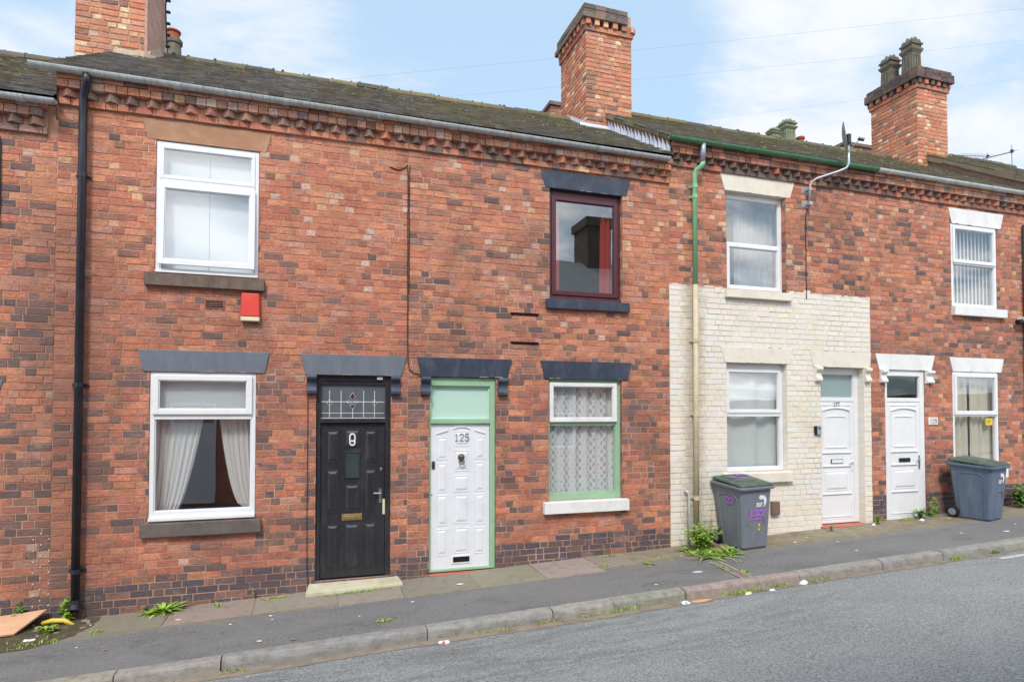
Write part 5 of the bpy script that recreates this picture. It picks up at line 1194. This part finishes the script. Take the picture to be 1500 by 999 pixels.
# ================================================================== BINS
def rrect(w, d, r, z, yo=0, n=5):
    pts = []
    for cx, cy, a0 in ((w / 2 - r, -d / 2 + r, -PI / 2), (w / 2 - r, d / 2 - r, 0), (-w / 2 + r, d / 2 - r, PI / 2), (-w / 2 + r, -d / 2 + r, PI)):
        for k in range(n + 1): a = a0 + PI / 2 * k / n; pts.append((cx + r * math.cos(a), cy + r * math.sin(a) + yo, z(cx, cy) if callable(z) else z))
    return pts
def wheelie_bin(name, label, loc, rot, body, extras):
    rt = thing(name, label, 'wheelie bin', (0, 0, 0), 'wheelie bins on the pavement')
    W = lambda z: .455 + .10 * z / .92; Dp = lambda z: .50 + .16 * z / .92
    fy = lambda z: -Dp(z) / 2; sx = lambda z: W(z) / 2
    mb = MB(); zz = [0, .025, .1, .3, .6, .86, .92]
    mb.loft([rrect(W(z) - (.03 if z == 0 else 0), Dp(z) - (.03 if z == 0 else 0), .05, z) for z in zz], 0)
    # moulded arches standing on the front and the sides
    for yz in ((.0, .58),):
        n = 14; P = [(-.14 + .28 * k / n, .44 + .05 * (1 - (2 * k / n - 1) ** 4)) for k in range(n + 1)]
        mb.tube([(x, fy(z) - .004, z) for x, z in [(-.145, .36)] + P + [(.145, .36)]], .010, 6)
        for s in (-1, 1):
            Q = [(-.2 + .40 * k / n, .74 + .06 * (1 - (2 * k / n - 1) ** 4)) for k in range(n + 1)]
            mb.tube([(s * (sx(z) + .001), y, z) for y, z in [(-.17, .06), (-.2, .66)] + Q + [(.2, .66), (.17, .06)]], .009, 6)
    bd = mb.build('body', body, rt, smooth=False, bevel=0)
    for p in bd.data.polygons: p.use_smooth = False
    mb = MB(); zf = lambda dz: (lambda x, y: .90 + dz + .045 * (y + .3) / .6)
    mb.loft([rrect(.585, .70, .06, zf(-.03)), rrect(.625, .74, .06, zf(-.02)), rrect(.635, .75, .06, zf(.012)), rrect(.62, .735, .06, zf(.022)), rrect(.54, .65, .05, zf(.022))], 0)
    mb.build('rim', body, rt, bevel=.004)
    mb = MB(); zl = lambda dz: (lambda x, y: .928 + dz + .08 * (y + .3) / .6)
    mb.loft([rrect(.595, .71, .06, zl(-.004), -.01), rrect(.60, .72, .06, zl(.012), -.01), rrect(.57, .68, .07, zl(.03), 0), rrect(.42, .5, .08, zl(.042), .03), rrect(.40, .46, .08, zl(.06), .05), rrect(.34, .40, .06, zl(.062), .06)], 0)
    mb.build('lid', 'lid', rt, bevel=.004)
    mb = MB(); mb.tube([(-.2, .36, .93), (-.2, .43, .97), (.2, .43, .97), (.2, .36, .93)], .016, 8); mb.build('handle', body, rt)
    mb = MB(); mb.tube([(-.27, .29, .105), (.27, .29, .105)], .013, 8); mb.build('axle', 'iron', rt)
    for s in (-1, 1):
        mb = MB(); n = 22
        def ring(r, x): return [(x, .29 + r * math.cos(2 * PI * k / n), .105 + r * math.sin(2 * PI * k / n)) for k in range(n)]
        xc = s * .262
        mb.loft([ring(.06, xc - .022), ring(.092, xc - .025), ring(.102, xc - .016), ring(.102, xc + .016), ring(.092, xc + .025), ring(.06, xc + .022)], cap=False); w = mb.build('wheel', 'tyre', rt, smooth=False, weld=True)
        mb = MB(); mb.loft([ring(.062, xc - .018), ring(.055, xc - .02), ring(.03, xc - .012), ring(.024, xc - .026), ring(.024, xc + .026), ring(.03, xc + .012), ring(.055, xc + .02), ring(.062, xc + .018)]); mb.build('rim', 'rim', w, weld=True)
    # printed emblem: a curling knot over two short lines of small capitals
    mb = MB(); ex, ez = .10, .69; yq = lambda z: fy(z) - .003
    def blob(pts, r):
        m = []
        for (x0_, z0_), (x1_, z1_) in zip(pts[:-1], pts[1:]): m.append((x0_, z0_))
        m.append(pts[-1]); n = len(m)
        for k in range(n - 1):
            (a, b), (c, d) = m[k], m[k + 1]; ra, rb = r(k / (n - 1)), r((k + 1) / (n - 1)); dx, dz = c - a, d - b; L = math.hypot(dx, dz) or 1; nx_, nz_ = -dz / L, dx / L
            mb.face([(a - nx_ * ra, yq(b), b - nz_ * ra), (c - nx_ * rb, yq(d), d - nz_ * rb), (c + nx_ * rb, yq(d), d + nz_ * rb), (a + nx_ * ra, yq(b), b + nz_ * ra)])
    arc = [(ex + .042 * math.cos(a) + .01, ez + .075 * math.sin(a)) for a in [math.radians(130 - 16 * k) for k in range(14)]]
    blob(arc, lambda t: .024 * math.sin(PI * min(1, t * .9 + .14)) + .003)
    blob([(ex - .025 + .026 * math.cos(a), ez + .068 + .022 * math.sin(a)) for a in [2 * PI * k / 12 for k in range(13)]], lambda t: .014)
    mb.build('emblem', 'print', rt)
    rr = random.Random(3); mb = MB()
    for line, (zc, n) in enumerate(((.668, 7), (.634, 6))):
        x = -.01
        for k in range(n):
            w_ = rr.choice([.010, .014, .013]); mb.face([(x, yq(zc - .013), zc - .013), (x + w_, yq(zc - .013), zc - .013), (x + w_, yq(zc + .013), zc + .013), (x, yq(zc + .013), zc + .013)]); x += w_ + .0045
    mb.build('lettering', 'print', rt)
    if extras:
        tl = math.atan2(.08, .92)
        rotf = Matrix.Rotation(PI / 2 + math.atan2(.08, .92), 4, 'X')
        o = text_mesh('spray_tag', '127', .19, 'spray', rt, (.0, fy(.50) - .006, .50), Matrix.Rotation(PI / 2 + tl, 4, 'X'), .0006, .016, 1.05)
        o['label'] = 'purple sprayed number on the front'
        rots = Matrix.Rotation(-PI / 2, 4, 'Z') @ Matrix.Rotation(PI / 2 + math.atan2(.05, .92), 4, 'X')
        o = text_mesh('spray_tag', '27', .14, 'spray', rt, (-sx(.70) - .010, -.06, .70), rots, .0006, .007, 1.3)
        o['label'] = 'purple sprayed number on the side'
        mb = MB(); rr = random.Random(5)
        for q in range(5):
            cx, cy = rr.uniform(-.14, .16), rr.uniform(-.14, .2); a0 = rr.uniform(-.6, .6)
            mb.face([(cx + .07 * s * math.cos(a) + .02 * math.sin(a0), cy + .03 * math.sin(a), zl(.0625)(0, cy + .03 * math.sin(a)) + .003) for s in (1,) for a in [2 * PI * k / 10 for k in range(10)]])
        mb.build('spray_smear', 'spray', rt)
        mb = MB(); z0_, z1_ = .27, .37; mb.face([(.03, fy(z0_) - .0025, z0_), (.068, fy(z0_) - .0025, z0_), (.062, fy(z1_) - .0025, z1_), (.034, fy(z1_) - .0025, z1_)]); mb.face([(.04, fy(.30) - .004, .30), (.058, fy(.30) - .004, .30), (.056, fy(.335) - .004, .335), (.042, fy(.335) - .004, .335)], 1); mb.build('sticker', ['yellow', 'ink'], rt)
    rt.location = loc; rt.rotation_euler = (0, math.radians(-2.0), rot)
    return rt
wheelie_bin('wheelie_bin', 'slate grey wheelie bin with purple sprayed numbers in front of the cream wall', (9.04, -.37, pz(9.04, -.37) + .004), math.radians(2), 'bin', True)
wheelie_bin('wheelie_bin', 'clean blue-grey wheelie bin under the window of the far brick house', (13.80, -.52, pz(13.80, -.52) + .004), math.radians(11), 'bin_dark', False)

# ================================================================== WEEDS
def leaf(mb, base, az, L, w, rise, droop, c=0, n=5, rr=R):
    d = Vector((math.cos(az), math.sin(az), 0)); s = Vector((-d.y, d.x, 0)); pts = []
    for k in range(n + 1):
        t = k / n; p = Vector(base) + d * L * t + Vector((0, 0, rise * t - droop * t * t)); ww = w * math.sin(PI * (.12 + .88 * t) ** .8) * (1 if k < n else .1) * rr.uniform(.75, 1.2)
        pts.append((p - s * ww, p + s * ww + Vector((0, 0, .1 * ww))))
    for k in range(n): mb.face([pts[k][0], pts[k + 1][0], pts[k + 1][1], pts[k][1]], c)
def rosette(x, y, r, n, label, mat='leaf', h=.12, wid=.02, z=None, group='weeds at the wall foot', name='weed', seed=0, spread=.03):
    rr = random.Random(seed + int(x * 100)); z = pz(x, y) + .003 if z is None else z; mb = MB()
    for k in range(n):
        L = r * rr.uniform(.45, 1.1); leaf(mb, (x + rr.uniform(-spread, spread), y + rr.uniform(-spread, spread), z), rr.uniform(0, 2 * PI), L, wid * rr.uniform(.6, 1.3), h * rr.uniform(.3, 1.5), h * rr.uniform(.2, 1.0), 0, 4, rr)
    return tag(mb.build(name, mat, None, origin=(x, y, z), smooth=False), label, 'weed', group)
def herb(x, y, hgt, rad, n, label, mat='leaf', seed=0, group='weeds at the wall foot', leafs=11, size=.03, lean=0.):
    rr = random.Random(seed); z = pz(x, y); mb = MB(); sm = MB()
    rt = thing('weed', label, 'weed', (x, y, z), group)
    for k in range(n):
        az = rr.uniform(0, 2 * PI); d = rad * rr.uniform(.2, 1); top = Vector((x + d * math.cos(az) + lean, y + d * math.sin(az) * .6 - .02, z + hgt * rr.uniform(.45, 1))); b = Vector((x + rr.uniform(-.02, .02), y + rr.uniform(-.02, .02), z)); mid = b.lerp(top, .5) + Vector((0, 0, .03))
        sm.tube([b, mid, top], [.003, .0025, .001], 4)
        for q in range(leafs):
            t = rr.uniform(.15, 1.); p = b.lerp(mid, t * 2) if t < .5 else mid.lerp(top, t * 2 - 1)
            leaf(mb, p, rr.uniform(0, 2 * PI), size * rr.uniform(.6, 1.6), size * .33 * rr.uniform(.7, 1.2), size * rr.uniform(-.1, .7), size * .4, 0, 3, rr)
    sm.build('stem', mat, rt); mb.build('foliage', mat, rt); return rt
def moss(x, y, rx, ry, label, mat='moss', n=70, seed=0, h=.02, z=None, group='moss and grass tufts'):
    rr = random.Random(seed + int(x * 91)); mb = MB(); zz = (lambda a, b: pz(a, b)) if z is None else z
    for k in range(n):
        a = rr.uniform(0, 2 * PI); q = math.sqrt(rr.random()); px_, py_ = x + rx * q * math.cos(a), y + ry * q * math.sin(a)
        leaf(mb, (px_, py_, zz(px_, py_) + .004), rr.uniform(0, 2 * PI), rr.uniform(.012, .04), .005, h * rr.uniform(.4, 1.6), h * .4, 0, 2, rr)
    return tag(mb.build('grass_tuft', mat, None, origin=(x, y, zz(x, y))), label, 'grass tuft', group)
def rzz(a, b): return rz(a, min(b, KY - .001)) + .006
rosette(1.16, -.10, .26, 46, 'bright green dandelion clump at the wall below the lounge window', 'leaf', .12, .022, seed=3)
rosette(1.02, -.12, .16, 26, 'low leaves spreading left of the dandelion clump', 'leaf', .05, .014, seed=13)
herb(.19, -.05, .28, .10, 15, 'leafy green weed at the foot of the black drainpipe', 'leaf', 1, size=.05)
herb(-.24, -.03, .32, .08, 12, 'leafy weed against the wall behind the leaning board', 'leaf_dark', 2, size=.042)
herb(.10, -.37, .10, .12, 14, 'small green weed among the rubble beside the yellow hose', 'leaf', 3, size=.04)
moss(.02, -.66, .3, .12, 'mossy grass along the edge of the rubble', 'leaf', 130, 4, .035); moss(-.35, -.84, .25, .1, 'thin grass at the lower left corner of the pavement', 'moss', 90, 5, .03)
moss(.62, -.55, .09, .05, 'little grass tuft on the slab right of the rubble', 'leaf', 50, 6, .03)
rosette(1.75, -.14, .09, 16, 'small weed by the wall between lounge window and door', 'leaf', .04, .012, seed=5)
moss(2.36, -.12, .16, .05, 'yellow moss at the wall left of the pale doorstep', 'moss', 120, 7, .022)
herb(2.12, -.03, .17, .03, 4, 'dry weed standing at the wall left of the yellow moss', 'dead', 8, leafs=6, size=.022)
herb(.93, -.04, .15, .03, 4, 'dry stalk behind the dandelion clump', 'dead', 9, leafs=6, size=.022)
moss(3.35, -.29, .42, .04, 'moss growing along the front of the pale doorstep', 'leaf', 230, 8, .02)
moss(3.56, -1.40, .10, .05, 'round moss spot in the middle of the asphalt pavement', 'moss', 90, 9, .014)
rosette(7.22, -.66, .13, 24, 'flat grass patch on the mud right of the blue brick plinth', 'leaf', .035, .012, seed=8)
moss(6.62, -.52, .09, .06, 'tiny grass tuft beside the broken slab edge', 'leaf', 50, 11, .025)
moss(6.9, -.1, .2, .05, 'yellowish moss at the foot of the blue brick plinth', 'moss', 100, 10, .02)
herb(8.32, -.34, .42, .34, 60, 'big bright weed patch between the cream drainpipe and the purple-marked bin', 'leaf', 12, leafs=14, size=.055)
rosette(8.26, -.56, .30, 120, 'grassy front of the weed patch by the purple-marked bin', 'leaf', .10, .014, seed=12, spread=.26)
rosette(8.62, -.62, .22, 50, 'weeds spreading under the wheel of the purple-marked bin', 'leaf', .09, .014, seed=14, spread=.12)
herb(8.56, -.22, .72, .10, 7, 'tall thin seeding stalks in front of the cream wall', 'dead', 15, leafs=26, size=.026)
herb(8.44, -.14, .50, .08, 6, 'upright green weed beside the mouth of the cream drainpipe', 'leaf_dark', 16, leafs=18, size=.045)
herb(11.93, -.16, .17, .07, 12, 'small weed where the cream wall meets the brick house', 'leaf', 17, size=.035)
herb(10.88, -.2, .10, .05, 8, 'tiny weed in front of the red doorstep', 'leaf_dark', 18, size=.03)
herb(12.93, -.12, .2, .18, 22, 'leafy weeds between the far white door and the clean bin', 'leaf_dark', 19, size=.045); herb(13.2, -.14, .38, .09, 9, 'taller weed touching the wheel of the clean bin', 'leaf', 20, size=.045)
moss(12.62, -.12, .22, .05, 'grass at the threshold of the far white door', 'leaf', 120, 12, .035)
herb(15.3, -.22, .46, .26, 26, 'broad leaved plant at the right edge of the pavement', 'leaf_dark', 21, leafs=12, size=.085)
moss(8.02, -1.2, .05, .22, 'grass in the left joint of the drain channel', 'leaf', 90, 14, .02); moss(8.16, -1.5, .04, .12, 'grass in the right joint of the drain channel', 'leaf', 40, 15, .02)
for k, (x, n_, rx, lab, m_) in enumerate(((7.85, 130, .34, 'grass in the gutter under the pink kerb stone', 'leaf'), (6.05, 100, .4, 'grass in the gutter left of the paper scraps', 'leaf'), (5.3, 50, .2, 'sparse grass at a kerb joint below the white sill window', 'moss'), (9.0, 60, .25, 'grass in the gutter right of the drain channel', 'leaf'), (8.4, 50, .14, 'short grass tuft at the end of the pink kerb stone', 'leaf'), (11.46, 90, .12, 'grass tuft at the kerb below the far white doors', 'leaf'), (12.18, 60, .07, 'weed on the kerb near the white road line', 'leaf_dark'), (2.1, 30, .12, 'yellow grass in a kerb joint at the lower left', 'moss'), (4.7, 40, .25, 'moss under the kerb right of the red scrap', 'moss'))):
    moss(x, KY - .035 - (.02 if k in (0,) else 0), rx, .04, lab, m_, n_, 30 + k, .045 if m_ != 'moss' else .03, rzz, 'grass along the kerb')

# dark soil and dust gathered in the corner under the board
M['soil'] = pm('dark_damp_soil', rgb(92, 84, 70), .95, .35, 14., .8, .1, rgb(112, 112, 62), .6)
mb = MB(); nx, ny = 26, 12; g = []
for i in range(nx + 1):
    x = -1.9 + 2.45 * i / nx; row = []
    for k in range(ny + 1):
        lim = -.80 + .42 * max(0, (x - .0) / .55) ** 1.5 + .05 * mnoise.noise(Vector((x * 5, 0, 2))); y = lim * k / ny
        e = min(1, (ny - k) / 3) * min(1, (nx - i) / 3); row.append((x, y, pz(x, y) + .004 + e * (.016 + .022 * mnoise.noise(Vector((x * 9, y * 9, 1))))))
    g.append(row)
for i in range(nx):
    for k in range(ny): mb.face([g[i][k + 1], g[i + 1][k + 1], g[i + 1][k], g[i][k]])
tag(mb.build('soil', 'soil', None, origin=(0, -.3, pz(0, -.3)), smooth=True, weld=True), 'dark dusty soil and debris gathered at the foot of the wall under the board', 'soil', kind='stuff')
# ================================================================== LITTER
def scrap(name, label, x, y, sx_, sy_, sz_, mat, seed, z, rot=0., group='litter', cat='litter', mats2=None):
    rr = random.Random(seed); mb = MB(); n = 9; rings = []
    for s, t in ((.55, 0), (1, .15), (.9, .6), (.5, 1)):
        rings.append([(x + sx_ * s * rr.uniform(.7, 1.15) * math.cos(2 * PI * k / n + rot), y + sy_ * s * rr.uniform(.7, 1.15) * math.sin(2 * PI * k / n + rot), z + sz_ * t * rr.uniform(.7, 1.2)) for k in range(n)])
    mb.loft(rings)
    if mats2: mb.mi = [1 if k % 3 == 0 else 0 for k in range(len(mb.mi))]
    return tag(mb.build(name, [mat] + ([mats2] if mats2 else []), None, origin=(x, y, z)), label, cat, group)
M['packet_blue'] = pm('pale_blue_packet', rgb(150, 196, 214), .4, .1, 20., .1, .4); M['packet_red'] = pm('red_packet', rgb(214, 84, 96), .4, .1, 20., .1, .4)
scrap('packet', 'crumpled blue and white packet in the gutter', 6.98, -1.93, .07, .035, .035, 'paper', 1, rz(7, -1.9), mats2='packet_blue')
scrap('cardboard_scrap', 'flat beige scrap of card in the gutter left of the pink kerb stone', 7.25, -1.91, .17, .055, .012, 'board', 2, rz(7.25, -1.9), .4)
scrap('packet', 'red and white wrapper in the gutter below the white door', 4.10, -1.95, .065, .04, .022, 'paper', 3, rz(4.1, -1.95), mats2='packet_red')
scrap('paper_scrap', 'white paper ball in the gutter right of the drain channel', 8.74, -1.88, .06, .045, .05, 'paper', 4, rz(8.7, -1.9))
scrap('paper_scrap', 'grey paper scrap beside the white paper ball', 8.93, -1.9, .05, .03, .03, 'rubble', 5, rz(8.9, -1.9))
scrap('paper_scrap', 'yellowish leaf of paper among the gutter grass', 7.86, -1.93, .05, .03, .03, 'aged_plastic', 6, rz(7.8, -1.9)); scrap('paper_scrap', 'whitish scrap at the right end of the gutter grass', 8.22, -1.93, .05, .03, .02, 'paper', 7, rz(8.2, -1.9))
scrap('paper_scrap', 'flattened white paper on the asphalt left of the drain channel', 7.62, -1.24, .075, .03, .004, 'paper', 8, pz(7.62, -1.24) + .004)
scrap('paper_scrap', 'white scrap on the slab below the white door', 4.6, -.52, .05, .03, .01, 'paper', 9, pz(4.6, -.52) + .012)
scrap('paper_scrap', 'flat white paper on the pavement below the clean bin', 13.2, -1.35, .07, .04, .005, 'paper', 10, pz(13.2, -1.35) + .004)
scrap('paper_scrap', 'white crumb of paper at the corner of the far white door', 12.78, -.27, .05, .035, .03, 'paper', 11, pz(12.78, -.27)); scrap('stone', 'white stone beside the small weed at the cream wall corner', 11.78, -.2, .035, .03, .035, 'paper', 12, pz(11.78, -.2), cat='stone')
scrap('plastic_bag', 'white plastic scrap in the rubble below the board', .02, -.55, .09, .035, .03, 'paper', 13, pz(.02, -.55)); scrap('plastic_bag', 'grey white plastic scrap in the rubble right of the white one', .22, -.42, .07, .035, .025, 'rubble', 14, pz(.2, -.42))
for k in range(16):
    x_, y_ = R.uniform(-.14, .46), R.uniform(-.5, -.08); scrap('stone', 'lump of broken brick or stone in the rubble by the board', x_, y_, R.uniform(.02, .055), R.uniform(.018, .04), R.uniform(.02, .045), R.choice(['rubble', 'rubble', 'rubble', 'terracotta', 'grey_stone']), 40 + k, pz(x_, y_) - .004, group='rubble by the wall', cat='stone')
rr = random.Random(77)
for k in range(38):
    x_, y_ = rr.uniform(.3, 14.5), rr.uniform(-1.6, -.25); s = rr.uniform(.008, .02)
    scrap('pebble', 'tiny pale crumb of grit on the pavement', x_, y_, s * 1.6, s, .006, rr.choice(['rubble', 'paper', 'aged_plastic']), 100 + k, pz(x_, y_) + .006, group='crumbs of grit', cat='pebble')
mb = MB(); mb.tube([(-.02, -.13, pz(0, -.1) + .05), (.08, -.15, pz(0, -.1) + .075), (.2, -.17, pz(0, -.1) + .07), (.30, -.2, pz(0, -.1) + .02)], [.02, .026, .026, .018], 10)
tag(mb.build('hose', 'yellow_hose', None, origin=(.1, -.15, pz(.1, -.15)), smooth=True), 'short piece of yellow plastic hose in the rubble by the wall', 'hose')
mb = MB(); b0 = Vector((-.03, -.06, -2.19)); A = Vector((-1.5, .0, -.52 * .55)); 
pts = [(-1.7, -.42, -2.40), (-.19, -.36, -2.335), (.0, -.06, -2.185), (-1.7, -.05, -2.33)]
nr = Vector((.05, .28, -1)).normalized() * .012
mb.hexa([Vector(p) - nr * .5 for p in pts] + [Vector(p) + nr for p in pts]); tag(mb.build('board', 'board', None, origin=(-.8, -.2, -2.4)), 'thin tan board lying tilted against the wall at the left edge', 'board')

# ================================================================== SKY, SUN, CAMERA
w = bpy.data.worlds.new('World'); sc.world = w; w.use_nodes = True; nt = w.node_tree; N = nt.nodes; L = nt.links
bg = N['Background']; sky = N.new('ShaderNodeTexSky'); sky.sky_type = 'NISHITA'; sky.sun_disc = False
SUN_EL, SUN_AZ = math.radians(48), math.radians(205)            # azimuth clockwise from +Y
sky.sun_elevation = SUN_EL; sky.sun_rotation = SUN_AZ; sky.air_density = 1.0; sky.dust_density = .6; sky.ozone_density = 1.2
tc = N.new('ShaderNodeTexCoord'); sx = N.new('ShaderNodeSeparateXYZ'); L.new(tc.outputs['Generated'], sx.inputs[0])
def wm(op, a, b=0.):
    x = N.new('ShaderNodeMath'); x.operation = op
    for s, v in ((x.inputs[0], a), (x.inputs[1], b)):
        if isinstance(v, (int, float)): s.default_value = v
        else: L.new(v, s)
    return x.outputs[0]
den = wm('ADD', wm('MAXIMUM', sx.outputs[2], 0.), .22)
cx = N.new('ShaderNodeCombineXYZ'); L.new(wm('DIVIDE', sx.outputs[0], den), cx.inputs[0]); L.new(wm('DIVIDE', sx.outputs[1], den), cx.inputs[1])
mp_ = N.new('ShaderNodeMapping'); mp_.inputs['Scale'].default_value = (.85, 1.25, 1); mp_.inputs['Location'].default_value = (.6, .35, 0); mp_.inputs['Rotation'].default_value = (0, 0, .35); L.new(cx.outputs[0], mp_.inputs[0])
n1 = N.new('ShaderNodeTexNoise'); n1.inputs['Scale'].default_value = 1.5; n1.inputs['Detail'].default_value = 7; n1.inputs['Roughness'].default_value = .6; n1.inputs['Distortion'].default_value = .35; L.new(mp_.outputs[0], n1.inputs[0])
# more cloud to the far right and far left of the street, a clear gap between
az = wm('ARCTAN2', sx.outputs[0], sx.outputs[1])                # 0 straight across the street
gap = wm('MINIMUM', wm('MAXIMUM', wm('MULTIPLY', wm('SUBTRACT', wm('ABSOLUTE', wm('SUBTRACT', az, .34)), .27), .8), -.13), .07)
fac = wm('ADD', n1.outputs['Fac'], gap)
cr = N.new('ShaderNodeValToRGB'); cr.color_ramp.elements[0].position = .475; cr.color_ramp.elements[1].position = .69; cr.color_ramp.interpolation = 'EASE'; L.new(fac, cr.inputs[0])
tint = N.new('ShaderNodeMix'); tint.data_type = 'RGBA'; tint.blend_type = 'MIX'; tint.inputs[0].default_value = .7; L.new(sky.outputs[0], tint.inputs[6]); tint.inputs[7].default_value = (3.25, 4.4, 5.5, 1)
mxw = N.new('ShaderNodeMix'); mxw.data_type = 'RGBA'; L.new(cr.outputs[0], mxw.inputs[0]); L.new(tint.outputs[2], mxw.inputs[6]); ccm = N.new('ShaderNodeMix'); ccm.data_type = 'RGBA'; mr = N.new('ShaderNodeMapRange'); mr.inputs[1].default_value = .25; mr.inputs[2].default_value = -.5; L.new(sx.outputs[1], mr.inputs[0]); L.new(mr.outputs[0], ccm.inputs[0]); ccm.inputs[6].default_value = (4.7, 4.85, 5.1, 1); ccm.inputs[7].default_value = (10, 10, 10.2, 1); L.new(ccm.outputs[2], mxw.inputs[7])
L.new(mxw.outputs[2], bg.inputs[0]); bg.inputs[1].default_value = .1
sl = bpy.data.lights.new('sun', 'SUN'); sl.energy = 1.3; sl.angle = math.radians(11); sl.color = (1, .96, .9)
so = bpy.data.objects.new('sun', sl); C.objects.link(so)
sd_ = Vector((math.sin(SUN_AZ) * math.cos(SUN_EL), math.cos(SUN_AZ) * math.cos(SUN_EL), math.sin(SUN_EL)))
so.rotation_euler = (-sd_).to_track_quat('-Z', 'Y').to_euler(); so.location = (0, -10, 30)

cam = bpy.data.cameras.new('camera'); co = bpy.data.objects.new('camera', cam); C.objects.link(co); sc.camera = co
cam.lens = 21.6; cam.sensor_width = 36; cam.sensor_fit = 'HORIZONTAL'; cam.shift_y = .0557; cam.clip_end = 800; cam.clip_start = .05
co.location = (2.8186, -8.2177, 0)
co.rotation_euler = (math.radians(90 + 1.4), 0, -math.radians(17.824))
vs = sc.view_settings; vs.view_transform = 'Standard'; vs.look = 'None'; vs.gamma = 1; vs.exposure = 1.02; vs.use_curve_mapping = False
